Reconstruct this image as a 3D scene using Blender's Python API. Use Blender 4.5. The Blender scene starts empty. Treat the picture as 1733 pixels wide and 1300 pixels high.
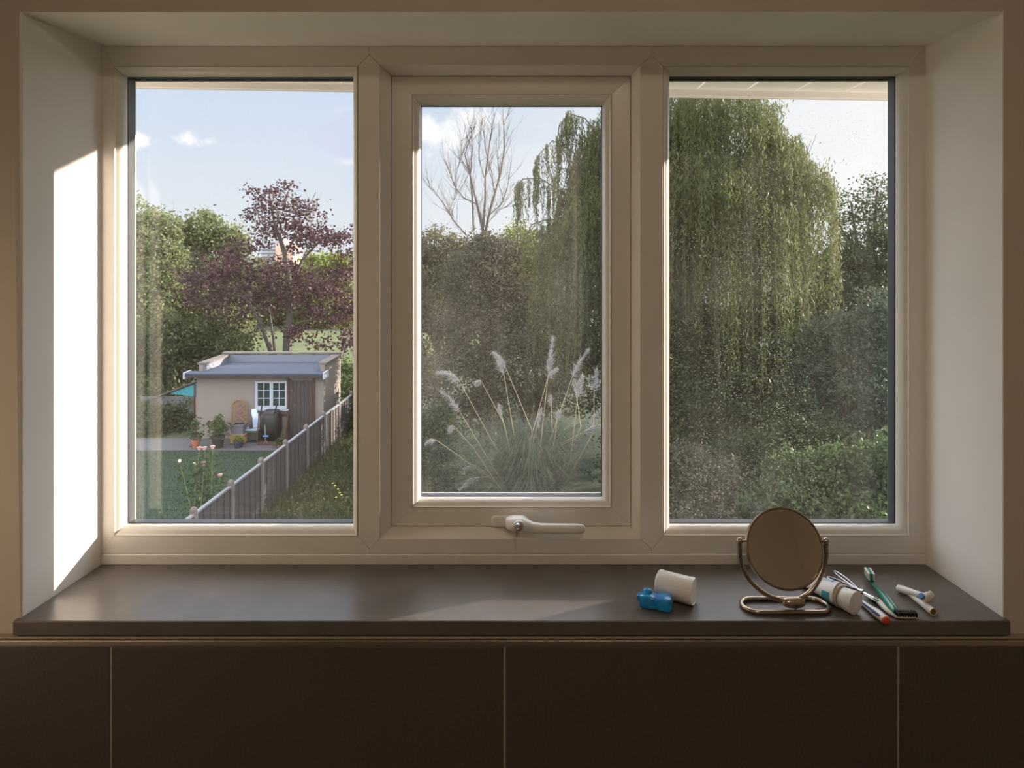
import bpy, math, random
import numpy as np
from mathutils import Vector, Matrix

# ------------------------------------------------------------------ camera, sky, sun, exposure
C = bpy.context.scene.collection
SC = bpy.context.scene
F = 1157.0            # focal length in pixels of a 1733 x 1300 frame
CX, CY = 866.5, 430.0 # vanishing point of the lines running away from the camera
EYE = 1.6             # camera height over the bathroom floor
GZ = EYE - 6.5        # garden ground level

cam = bpy.data.cameras.new('camera')
cam_o = bpy.data.objects.new('camera', cam); C.objects.link(cam_o)
cam_o.location = (0, 0, EYE); cam_o.rotation_euler = (math.pi/2, 0, 0)
cam.sensor_width = 36.0; cam.lens = 36.0*F/1733.0
cam.shift_y = -(650.0-CY)/1733.0
cam.clip_start = 0.02; cam.clip_end = 3000
SC.camera = cam_o

SC.view_settings.view_transform = 'Standard'
SC.view_settings.look = 'None'
SC.view_settings.gamma = 1.0
SC.view_settings.exposure = 0.2
SC.view_settings.use_curve_mapping = False
SC.cycles.use_denoising = True
SC.cycles.max_bounces = 10
SC.cycles.diffuse_bounces = 6
SC.cycles.glossy_bounces = 4
SC.cycles.transmission_bounces = 6
SC.cycles.transparent_max_bounces = 24
SC.cycles.sample_clamp_indirect = 4.0
SC.cycles.caustics_reflective = False
SC.cycles.caustics_refractive = False

SUN_DIR = Vector((1.0, 0.40, 0.18)).normalized()   # towards the sun
sl = bpy.data.lights.new('evening_sun', 'SUN'); sl.energy = 17.0; sl.angle = math.radians(0.53); sl.color = (1.0, 0.84, 0.69)
so = bpy.data.objects.new('evening_sun', sl); C.objects.link(so)
so.rotation_euler = SUN_DIR.to_track_quat('Z', 'Y').to_euler()
so.location = (6, 3, 4)

def px_dir(px, py):
    return Vector(((px-CX)/F, 1.0, (CY-py)/F)).normalized()

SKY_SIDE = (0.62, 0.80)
SKY_FILL = (3.6, 3.6, 3.8)
def make_world():
    w = bpy.data.worlds.new('evening_sky'); SC.world = w; w.use_nodes = True
    nt = w.node_tree; nt.nodes.clear(); N = nt.nodes.new; L = nt.links.new
    out = N('ShaderNodeOutputWorld'); bg = N('ShaderNodeBackground'); L(bg.outputs[0], out.inputs[0])
    tc = N('ShaderNodeTexCoord'); V = tc.outputs['Generated']
    sep = N('ShaderNodeSeparateXYZ'); L(V, sep.inputs[0])
    def mth(op, a, b=None, clamp=False):
        m = N('ShaderNodeMath'); m.operation = op; m.use_clamp = clamp
        for i, v in enumerate((a, b)):
            if v is None: continue
            if isinstance(v, (int, float)): m.inputs[i].default_value = v
            else: L(v, m.inputs[i])
        return m.outputs[0]
    def mapr(v, a, b, c, d, smooth=True):
        m = N('ShaderNodeMapRange'); m.interpolation_type = 'SMOOTHSTEP' if smooth else 'LINEAR'
        L(v, m.inputs[0])
        for i, q in enumerate((a, b, c, d)): m.inputs[i+1].default_value = q
        return m.outputs[0]
    def mix(f, a, b):
        m = N('ShaderNodeMix'); m.data_type = 'RGBA'
        if isinstance(f, (int, float)): m.inputs[0].default_value = f
        else: L(f, m.inputs[0])
        for s, v in ((6, a), (7, b)):
            if isinstance(v, tuple): m.inputs[s].default_value = v+(1,)
            else: L(v, m.inputs[s])
        return m.outputs[2]
    up = mapr(sep.outputs['Z'], 0.0, 0.42, 0, 1, False)
    col = mix(up, (0.84, 0.87, 0.91), (0.52, 0.69, 0.96))
    dot = N('ShaderNodeVectorMath'); dot.operation = 'DOT_PRODUCT'; L(V, dot.inputs[0]); dot.inputs[1].default_value = SUN_DIR
    glow = mapr(dot.outputs['Value'], 0.25, 0.95, 0, 1, False)
    col = mix(glow, col, (1.10, 1.06, 1.02))
    # clouds, each at its own place in the sky
    noi = N('ShaderNodeTexNoise'); noi.inputs['Scale'].default_value = 14.0; noi.inputs['Detail'].default_value = 7; noi.inputs['Roughness'].default_value = 0.62
    L(V, noi.inputs['Vector'])
    tot = None; dark = None
    for px, py, r, amt in ((318, 236, .030, .8), (352, 238, .020, .5), (235, 238, .03, .7), (262, 243, .02, .5), (580, 232, .075, .9), (548, 240, .05, .7), (600, 205, .05, .6), (740, 225, .085, 1.0), (780, 195, .06, .7), (725, 265, .05, .8), (850, 205, .03, .4)):
        d = px_dir(px, py)
        sub = N('ShaderNodeVectorMath'); sub.operation = 'SUBTRACT'; L(V, sub.inputs[0]); sub.inputs[1].default_value = d
        sc = N('ShaderNodeVectorMath'); sc.operation = 'MULTIPLY'; L(sub.outputs[0], sc.inputs[0]); sc.inputs[1].default_value = (1, 1, 1.7)
        ln = N('ShaderNodeVectorMath'); ln.operation = 'LENGTH'; L(sc.outputs[0], ln.inputs[0])
        f = mapr(ln.outputs['Value'], r*1.25, 0.0, 0, amt)
        tot = f if tot is None else mth('MAXIMUM', tot, f)
        if 540 < px < 610: dark = f if dark is None else mth('MAXIMUM', dark, f)
    cl = mapr(mth('ADD', tot, mth('MULTIPLY', mth('SUBTRACT', noi.outputs['Fac'], 0.5), 2.4)), 0.22, 0.85, 0, 1)
    cl = mth('MULTIPLY', cl, mapr(tot, 0.0, 0.3, 0, 1))
    ccol = mix(mapr(dark, 0.0, .5, 0, 1), (1.3, 1.24, 1.2), (0.72, 0.77, 0.93))
    col = mix(mth('MULTIPLY', cl, 0.95), col, ccol)
    # brighter sky overhead, behind and to both sides, added as unseen fill light
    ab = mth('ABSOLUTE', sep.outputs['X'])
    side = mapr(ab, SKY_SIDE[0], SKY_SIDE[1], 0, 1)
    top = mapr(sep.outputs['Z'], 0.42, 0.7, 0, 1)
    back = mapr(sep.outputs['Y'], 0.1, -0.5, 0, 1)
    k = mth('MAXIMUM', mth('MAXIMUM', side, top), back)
    col = mix(k, col, SKY_FILL)
    # below the horizon: dull ground tone
    col = mix(mapr(sep.outputs['Z'], -0.04, 0.0, 1, 0), col, (0.12, 0.14, 0.08))
    L(col, bg.inputs['Color']); bg.inputs['Strength'].default_value = 1.0
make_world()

# ------------------------------------------------------------------ helpers
def P(px, py, Y):
    """the point at distance Y seen at pixel (px, py) in the photo"""
    return Vector(((px-CX)*Y/F, Y, EYE + (CY-py)*Y/F))
def fx(px, Y): return (px-CX)*Y/F
def fz(py, Y): return EYE + (CY-py)*Y/F
SILL = EYE - 0.563
def S(px, py, h=0.0):
    """point h above the sill top"""
    Y = (0.563-h)*F/(py-CY)
    return Vector(((px-CX)*Y/F, Y, SILL+h))
def G(px, py, h=0.0):
    """point h above the garden ground"""
    Y = (6.5-h)*F/(py-CY)
    return Vector(((px-CX)*Y/F, Y, GZ+h))

ORIG = {}
def world_loc(o):
    return ORIG.get(o.name, Vector((0, 0, 0)))

def thing(name, label, cat, loc, group=None, kind=None):
    o = bpy.data.objects.new(name, None); C.objects.link(o)
    o.location = loc; o.empty_display_size = 0.05
    ORIG[o.name] = Vector(loc)
    if label: o['label'] = label
    if cat: o['category'] = cat
    if group: o['group'] = group
    if kind: o['kind'] = kind
    return o

def tag(o, label=None, cat=None, group=None, kind=None):
    if label: o['label'] = label
    if cat: o['category'] = cat
    if group: o['group'] = group
    if kind: o['kind'] = kind
    return o

def dup(root, loc, label=None, group=None):
    def cp(o, parent):
        c = o.copy(); C.objects.link(c)
        if parent is not None: c.parent = parent
        for ch in [q for q in bpy.data.objects if q.parent == o and q is not c]:
            cp(ch, c)
        return c
    c = cp(root, None); c.location = loc; ORIG[c.name] = Vector(loc)
    if label: c['label'] = label
    if group: c['group'] = group
    return c

class MB:
    def __init__(s): s.v = []; s.f = []; s.m = []; s.mi = 0
    def add(s, vs, fs):
        b = len(s.v); s.v += [Vector(q) for q in vs]
        for f in fs: s.f.append([b+i for i in f]); s.m.append(s.mi)
        return s
    def box(s, x0, x1, y0, y1, z0, z1):
        v = [(x0,y0,z0),(x1,y0,z0),(x1,y1,z0),(x0,y1,z0),(x0,y0,z1),(x1,y0,z1),(x1,y1,z1),(x0,y1,z1)]
        return s.add(v, [(0,3,2,1),(4,5,6,7),(0,1,5,4),(1,2,6,5),(2,3,7,6),(3,0,4,7)])
    def obox(s, c, ax, ay, az):
        """box of half-axis vectors"""
        c, ax, ay, az = map(Vector, (c, ax, ay, az))
        v = [c+sx*ax+sy*ay+sz*az for sz in (-1,1) for sx, sy in ((-1,-1),(1,-1),(1,1),(-1,1))]
        return s.add(v, [(0,3,2,1),(4,5,6,7),(0,1,5,4),(1,2,6,5),(2,3,7,6),(3,0,4,7)])
    def prism(s, poly, vec):
        """extrude a closed 3D polygon by vec"""
        n = len(poly); vec = Vector(vec); p = [Vector(q) for q in poly]
        return s.add(p+[q+vec for q in p], [tuple(range(n))[::-1], tuple(range(n, 2*n))] + [(i, (i+1) % n, n+(i+1) % n, n+i) for i in range(n)])
    def tube(s, pts, r, n=10, closed=False, flat=1.0, up=None):
        pts = [Vector(p) for p in pts]; m = len(pts)
        rs = r if isinstance(r, (list, tuple)) else [r]*m
        rings = []; prev = None
        for i, p in enumerate(pts):
            if closed: t = pts[(i+1) % m]-pts[(i-1) % m]
            else: t = pts[min(i+1, m-1)]-pts[max(i-1, 0)]
            if t.length < 1e-9: t = Vector((0, 0, 1))
            t.normalize()
            if up is not None: a = Vector(up) - t*t.dot(Vector(up))
            elif prev is not None: a = prev - t*t.dot(prev)
            else:
                q = Vector((0, 0, 1)) if abs(t.z) < .9 else Vector((1, 0, 0)); a = q - t*t.dot(q)
            a.normalize(); prev = a; b = t.cross(a)
            rings.append([p+(a*math.cos(2*math.pi*k/n)*flat+b*math.sin(2*math.pi*k/n))*rs[i] for k in range(n)])
        return s.loft(rings, closed)
    def loft(s, rings, closed=False, cap=True):
        n = len(rings[0]); m = len(rings); vs = [p for r_ in rings for p in r_]; fs = []
        for i in range(m if closed else m-1):
            j = (i+1) % m
            for k in range(n):
                l = (k+1) % n; fs.append((i*n+k, i*n+l, j*n+l, j*n+k))
        if not closed and cap:
            fs.append(tuple(range(n))[::-1]); fs.append(tuple((m-1)*n+k for k in range(n)))
        return s.add(vs, fs)
    def lathe(s, prof, o, axis=(0, 0, 1), n=24, ribs=0, rib=0.0):
        """prof: (radius, distance along axis)"""
        o = Vector(o); ax = Vector(axis).normalized()
        q = Vector((0, 0, 1)) if abs(ax.z) < .9 else Vector((1, 0, 0))
        a = (q-ax*ax.dot(q)).normalized(); b = ax.cross(a)
        rings = []
        for r, t in prof:
            rr = [max(r, 1e-5)*(1+rib*math.cos(ribs*2*math.pi*k/n)) for k in range(n)]
            rings.append([o+ax*t+(a*math.cos(2*math.pi*k/n)+b*math.sin(2*math.pi*k/n))*rr[k] for k in range(n)])
        return s.loft(rings)
    def rects(s, loops, gap=0.0, close=True):
        """rectangular mitred frame: loops of (x0,x1,z0,z1,y); four bars with a hairline mitre gap"""
        k = len(loops)
        for side in range(4):
            vs = []
            for x0, x1, z0, z1, y in loops:
                c = [(x0, z0), (x1, z0), (x1, z1), (x0, z1)]
                a, b = c[side], c[(side+1) % 4]
                d = Vector((b[0]-a[0], b[1]-a[1])).normalized()*gap
                vs += [(a[0]+d.x, y, a[1]+d.y), (b[0]-d.x, y, b[1]-d.y)]
            fs = []
            for i in range(k if close else k-1):
                j = (i+1) % k
                fs.append((2*i, 2*i+1, 2*j+1, 2*j))
            if close and gap > 0:
                fs.append(tuple(2*i for i in range(k))[::-1]); fs.append(tuple(2*i+1 for i in range(k)))
            s.add(vs, fs)
        return s
    def build(s, name, mat, parent=None, origin=None, bevel=0.0, smooth=35, seg=2):
        if parent is not None: base = world_loc(parent)
        elif origin is not None: base = Vector(origin)
        else:
            xs = [v.x for v in s.v]; ys = [v.y for v in s.v]; zs = [v.z for v in s.v]
            base = Vector(((min(xs)+max(xs))/2, (min(ys)+max(ys))/2, min(zs)))
        me = bpy.data.meshes.new(name)
        me.from_pydata([tuple(v-base) for v in s.v], [], s.f)
        for m in (mat if isinstance(mat, (list, tuple)) else [mat]): me.materials.append(m)
        if max(s.m, default=0) > 0: me.polygons.foreach_set('material_index', s.m)
        me.update()
        import bmesh
        bm = bmesh.new(); bm.from_mesh(me); bmesh.ops.recalc_face_normals(bm, faces=bm.faces); bm.to_mesh(me); bm.free()
        if smooth:
            me.shade_smooth(); me.set_sharp_from_angle(angle=math.radians(smooth))
        o = bpy.data.objects.new(name, me); C.objects.link(o)
        if parent is not None: o.parent = parent; ORIG[o.name] = base
        else: o.location = base; ORIG[o.name] = base
        if bevel:
            b = o.modifiers.new('bevel', 'BEVEL'); b.width = bevel; b.segments = seg; b.limit_method = 'ANGLE'; b.angle_limit = math.radians(30)
            b.harden_normals = False
        return o

def quads_mesh(name, verts, nf, k, mat, parent=None, origin=(0, 0, 0), kind=None, matidx=None):
    """verts: (nf*k,3) array, faces are consecutive k-gons"""
    base = np.array(world_loc(parent) if parent is not None else origin, dtype=np.float32)
    me = bpy.data.meshes.new(name)
    me.vertices.add(nf*k); me.vertices.foreach_set('co', (verts-base).astype(np.float32).ravel())
    me.loops.add(nf*k); me.loops.foreach_set('vertex_index', np.arange(nf*k, dtype=np.int32))
    me.polygons.add(nf); me.polygons.foreach_set('loop_start', np.arange(0, nf*k, k, dtype=np.int32))
    try: me.polygons.foreach_set('loop_total', np.full(nf, k, dtype=np.int32))
    except Exception: pass
    for m in (mat if isinstance(mat, (list, tuple)) else [mat]): me.materials.append(m)
    if matidx is not None: me.polygons.foreach_set('material_index', matidx.astype(np.int32))
    me.update(calc_edges=True); me.validate()
    o = bpy.data.objects.new(name, me); C.objects.link(o)
    if parent is not None: o.parent = parent
    else: o.location = tuple(base.tolist())
    ORIG[o.name] = Vector(base.tolist())
    if kind: o['kind'] = kind
    return o

# ------------------------------------------------------------------ materials
def mat(name, col, rough=0.6, metal=0.0, var=0.0, scale=20.0, bump=0.0, bscale=200.0, spec=0.5, col2=None, detail=4, stretch=None, coat=0.0, trans=0.0, sss=0.0, alpha=None):
    m = bpy.data.materials.new(name); m.use_nodes = True
    nt = m.node_tree; b = nt.nodes['Principled BSDF']; N = nt.nodes.new; L = nt.links.new
    b.inputs['Base Color'].default_value = tuple(col)+(1,)
    b.inputs['Roughness'].default_value = rough; b.inputs['Metallic'].default_value = metal
    b.inputs['Specular IOR Level'].default_value = spec
    b.inputs['Coat Weight'].default_value = coat
    b.inputs['Transmission Weight'].default_value = trans
    if sss: b.inputs['Subsurface Weight'].default_value = sss; b.inputs['Subsurface Scale'].default_value = 0.01
    tc = N('ShaderNodeTexCoord'); vec = tc.outputs['Object']
    if stretch:
        mp = N('ShaderNodeMapping'); mp.inputs['Scale'].default_value = stretch; L(vec, mp.inputs[0]); vec = mp.outputs[0]
    if var or col2:
        n = N('ShaderNodeTexNoise'); n.inputs['Scale'].default_value = scale; n.inputs['Detail'].default_value = detail; L(vec, n.inputs['Vector'])
        r = N('ShaderNodeValToRGB'); L(n.outputs['Fac'], r.inputs[0])
        c2 = col2 if col2 else tuple(min(1, c*(1+var)) for c in col)
        c1 = col if col2 else tuple(c*(1-var) for c in col)
        r.color_ramp.elements[0].position = 0.32; r.color_ramp.elements[0].color = tuple(c1)+(1,)
        r.color_ramp.elements[1].position = 0.68; r.color_ramp.elements[1].color = tuple(c2)+(1,)
        L(r.outputs[0], b.inputs['Base Color'])
    if bump:
        n2 = N('ShaderNodeTexNoise'); n2.inputs['Scale'].default_value = bscale; n2.inputs['Detail'].default_value = 5; L(vec, n2.inputs['Vector'])
        bp = N('ShaderNodeBump'); bp.inputs['Strength'].default_value = bump; bp.inputs['Distance'].default_value = 0.002
        L(n2.outputs['Fac'], bp.inputs['Height']); L(bp.outputs[0], b.inputs['Normal'])
    return m

def leaf_mat(name, c1, c2, tr=0.45, scale=3.0, rough=0.55, c3=None):
    m = bpy.data.materials.new(name); m.use_nodes = True
    nt = m.node_tree; nt.nodes.clear(); N = nt.nodes.new; L = nt.links.new
    out = N('ShaderNodeOutputMaterial')
    tc = N('ShaderNodeTexCoord'); n = N('ShaderNodeTexNoise'); n.inputs['Scale'].default_value = scale; n.inputs['Detail'].default_value = 6; n.inputs['Roughness'].default_value = .75
    L(tc.outputs['Object'], n.inputs['Vector'])
    r = N('ShaderNodeValToRGB'); L(n.outputs['Fac'], r.inputs[0])
    r.color_ramp.elements[0].position = .34; r.color_ramp.elements[0].color = tuple(c1)+(1,)
    r.color_ramp.elements[1].position = .62; r.color_ramp.elements[1].color = tuple(c2)+(1,)
    if c3: e = r.color_ramp.elements.new(.72); e.color = tuple(c3)+(1,)
    d = N('ShaderNodeBsdfPrincipled'); d.inputs['Roughness'].default_value = rough; d.inputs['Specular IOR Level'].default_value = .25
    t = N('ShaderNodeBsdfTranslucent'); mx = N('ShaderNodeMixShader'); mx.inputs[0].default_value = tr
    L(r.outputs[0], d.inputs['Base Color']); L(r.outputs[0], t.inputs['Color'])
    L(d.outputs[0], mx.inputs[1]); L(t.outputs[0], mx.inputs[2]); L(mx.outputs[0], out.inputs[0])
    return m

def glass_mat(name, dusty):
    m = bpy.data.materials.new(name); m.use_nodes = True
    nt = m.node_tree; nt.nodes.clear(); N = nt.nodes.new; L = nt.links.new
    out = N('ShaderNodeOutputMaterial')
    tr = N('ShaderNodeBsdfTransparent'); tr.inputs[0].default_value = (.985, .99, .99, 1)
    gl = N('ShaderNodeBsdfGlossy'); gl.inputs['Roughness'].default_value = 0.0
    lw = N('ShaderNodeLayerWeight'); lw.inputs['Blend'].default_value = .5
    pw = N('ShaderNodeMath'); pw.operation = 'POWER'; L(lw.outputs['Facing'], pw.inputs[0]); pw.inputs[1].default_value = 5
    ma = N('ShaderNodeMath'); ma.operation = 'MULTIPLY_ADD'; L(pw.outputs[0], ma.inputs[0]); ma.inputs[1].default_value = .9; ma.inputs[2].default_value = .038
    base = tr.outputs[0]
    if dusty:
        tc = N('ShaderNodeTexCoord'); V = tc.outputs['Object']
        def noise(s, d, st=None):
            v = V
            if st:
                mp = N('ShaderNodeMapping'); mp.inputs['Scale'].default_value = st; L(V, mp.inputs[0]); v = mp.outputs[0]
            n = N('ShaderNodeTexNoise'); n.inputs['Scale'].default_value = s; n.inputs['Detail'].default_value = d; L(v, n.inputs['Vector']); return n.outputs['Fac']
        def mr(v, a, b, c, d):
            q = N('ShaderNodeMapRange'); L(v, q.inputs[0])
            for i, z in enumerate((a, b, c, d)): q.inputs[i+1].default_value = z
            return q.outputs[0]
        def mt(op, a, b):
            q = N('ShaderNodeMath'); q.operation = op
            for i, v in enumerate((a, b)):
                if isinstance(v, (int, float)): q.inputs[i].default_value = v
                else: L(v, q.inputs[i])
            return q.outputs[0]
        patches = mr(noise(5, 3), .35, .68, .35, 1.0)
        fine = mr(noise(420, 3), .38, .72, .25, 1.0)
        streak = mr(noise(26, 4, (1, 1, .07)), .52, .75, 0, .5)
        vo = N('ShaderNodeTexVoronoi'); vo.inputs['Scale'].default_value = 170; L(V, vo.inputs['Vector'])
        sp = mt('MULTIPLY', mr(vo.outputs['Distance'], .06, .20, 1, 0), mr(noise(9, 2), .45, .7, 0, 1))
        dust = mt('ADD', mt('MULTIPLY', mt('MULTIPLY', patches, mt('ADD', fine, streak)), dusty[0]), mt('MULTIPLY', sp, dusty[1]))
        tl = N('ShaderNodeBsdfTranslucent'); tl.inputs[0].default_value = (1, .96, .9, 1)
        df = N('ShaderNodeBsdfDiffuse'); df.inputs[0].default_value = (.8, .76, .7, 1)
        m1 = N('ShaderNodeMixShader'); m1.inputs[0].default_value = .3; L(tl.outputs[0], m1.inputs[1]); L(df.outputs[0], m1.inputs[2])
        m2 = N('ShaderNodeMixShader'); L(dust, m2.inputs[0]); L(tr.outputs[0], m2.inputs[1]); L(m1.outputs[0], m2.inputs[2]); base = m2.outputs[0]
    m3 = N('ShaderNodeMixShader'); L(ma.outputs[0], m3.inputs[0]); L(base, m3.inputs[1]); L(gl.outputs[0], m3.inputs[2]); L(m3.outputs[0], out.inputs[0])
    return m

M = {}
M['wallpaint'] = mat('beige_wall_paint', (.64, .58, .50), .8, var=.05, scale=3)
M['plaster'] = mat('white_plaster', (.86, .83, .79), .75, var=.03, scale=6, bump=.15, bscale=60)
M['room'] = mat('cream_wall_paint', (.70, .62, .52), .8, var=.03, scale=4)
M['upvc'] = mat('white_upvc', (.82, .79, .73), .32, var=.015, scale=8)
M['handle'] = mat('white_coated_metal', (.86, .85, .82), .28)
M['gasket'] = mat('black_rubber', (.015, .017, .02), .45)
M['spacer'] = mat('dark_spacer_bar', (.05, .055, .06), .4)
M['joint'] = mat('weld_joint', (.3, .27, .22), .7)
M['sill'] = mat('dark_slate_sill', (.125, .108, .098), .30, col2=(.160, .140, .127), scale=14, bump=.05, bscale=90, spec=.55)
M['tile'] = mat('brown_stone_tile', (.085, .068, .058), .40, col2=(.118, .097, .082), scale=260, detail=8, bump=.05, bscale=400)
M['grout'] = mat('pale_grout', (.42, .36, .28), .8)
M['alu'] = mat('brushed_aluminium', (.55, .50, .44), .32, metal=1.0)
M['chrome'] = mat('polished_chrome', (.85, .84, .82), .12, metal=1.0)
M['bronze'] = mat('aged_chrome', (.45, .37, .29), .24, metal=1.0, var=.12, scale=60)
M['mirror'] = mat('mirror_glass', (.80, .79, .76), .03, metal=1.0)
M['floor'] = mat('brown_floor_tile', (.20, .15, .11), .4, var=.1, scale=30)
M['glass'] = glass_mat('clear_glass', False)
M['dust_L'] = glass_mat('lightly_dusty_glass', (.012, .12))
M['dust_C'] = glass_mat('dusty_sash_glass', (.055, .16))
M['dust_R'] = glass_mat('speckled_dusty_glass', (.022, .34))
M['white'] = mat('white_plastic', (.84, .82, .78), .35, coat=.2)
M['soffit'] = mat('white_soffit_board', (.86, .82, .78), .5)
M['render'] = mat('pale_render', (.55, .50, .44), .9, var=.08, scale=10, bump=.3)
# ================================================================== ROOM SHELL
YW, YF, YO = 1.06, 1.24, 1.33      # room face of the wall, room face of the window frame, outside face of the wall
RX0, RX1, RY0 = -.97, 1.55, -1.7
CEIL = 2.42
def room():
    o_in = [(-.761, YW, EYE-.592), (.762, YW, EYE-.592), (.762, YW, EYE+.3755), (-.761, YW, EYE+.3755)]
    o_fr = [(-.745, YF, EYE-.592), (.7505, YF, EYE-.592), (.7505, YF, EYE+.3775), (-.745, YF, EYE+.3775)]
    o_out = [(-.747, YO, EYE-.592), (.7525, YO, EYE-.592), (.7525, YO, EYE+.3785), (-.747, YO, EYE+.3785)]
    big_i = [(-4.5, YW, GZ), (5.5, YW, GZ), (5.5, YW, CEIL), (-4.5, YW, CEIL)]
    big_o = [(-4.5, YO, GZ), (5.5, YO, GZ), (5.5, YO, CEIL), (-4.5, YO, CEIL)]
    b = MB(); loops = [big_i, o_in, o_fr, o_out, big_o]
    vs = [p for l in loops for p in l]; fs = []
    for i in range(5):
        j = (i+1) % 5
        for k in range(4):
            l = (k+1) % 4; fs.append((4*i+k, 4*i+l, 4*j+l, 4*j+k))
    b.add(vs, fs); b.m = [1]*4+[0]*8+[0]*8
    tag(b.build('wall_front', [M['plaster'], M['wallpaint']], origin=(0, YW, 0), bevel=.003), kind='structure')
    tag(MB().box(RX0-.1, RX0, RY0, YW-.002, -.05, CEIL).build('wall_left', M['room']), kind='structure')
    tag(MB().box(RX1, RX1+.1, RY0, YW-.002, -.05, CEIL).build('wall_right', M['room']), kind='structure')
    tag(MB().box(RX0-.1, RX1+.1, RY0-.1, RY0, -.05, CEIL).build('wall_back', M['room']), kind='structure')
    tag(MB().box(RX0-.1, RX1+.1, RY0-.1, YW-.002, CEIL, CEIL+.1).build('ceiling', M['room']), kind='structure')
    tag(MB().box(RX0-.1, RX1+.1, RY0-.1, YW-.002, -.15, -.0).build('floor', M['floor']), kind='structure')
    # slate sill board
    b = MB(); z1 = EYE-.563; z0 = z1-.022
    poly = [(-.766, 1.048), (.765, 1.048), (.765, 1.0595), (.7615, 1.0595), (.7505, 1.243), (-.745, 1.243), (-.7605, 1.0595), (-.766, 1.0595)]
    b.prism([(x, y, z0) for x, y in poly], (0, 0, z1-z0))
    tag(b.build('window_sill', M['sill'], bevel=.002, origin=(0, 1.05, z0)), kind='structure')
    # tiled lower wall
    YT = 1.048
    t = thing('wall_tiles', None, None, (0, YT, 0), kind='structure')
    MB().box(RX0, RX1, YT+.0012, YW-.0005, .0, EYE-.600).build('grout_bed', M['grout'], t)
    xs = [fx(187, YT)+.604*k for k in range(-3, 5)]
    ztop = fz(1095.5, YT)
    tiles = MB()
    for k in range(len(xs)-1):
        x0, x1 = max(xs[k]+.0017, RX0+.001), min(xs[k+1]-.0017, RX1-.001)
        if x1 <= x0: continue
        z = ztop
        while z > .02:
            zb = max(z-.300, .004)
            tiles.box(x0, x1, YT, YT+.010, zb, z); z -= .3035
    tiles.build('tile_facing', M['tile'], t, bevel=.0008)
    # metal trim and caulk line under the sill
    tr = MB(); tr.box(RX0, RX1, 1.0455, YW-.0005, fz(1092.5, YT), fz(1083, YT)); tag(tr.build('trim_1', M['alu'], bevel=.0012), kind='structure')
    ck = MB(); ck.box(RX0, RX1, 1.0495, YW-.0005, fz(1083, YT), fz(1079.5, YT)); tag(ck.build('trim_2', M['grout'], bevel=.0008), kind='structure')
room()

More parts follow.
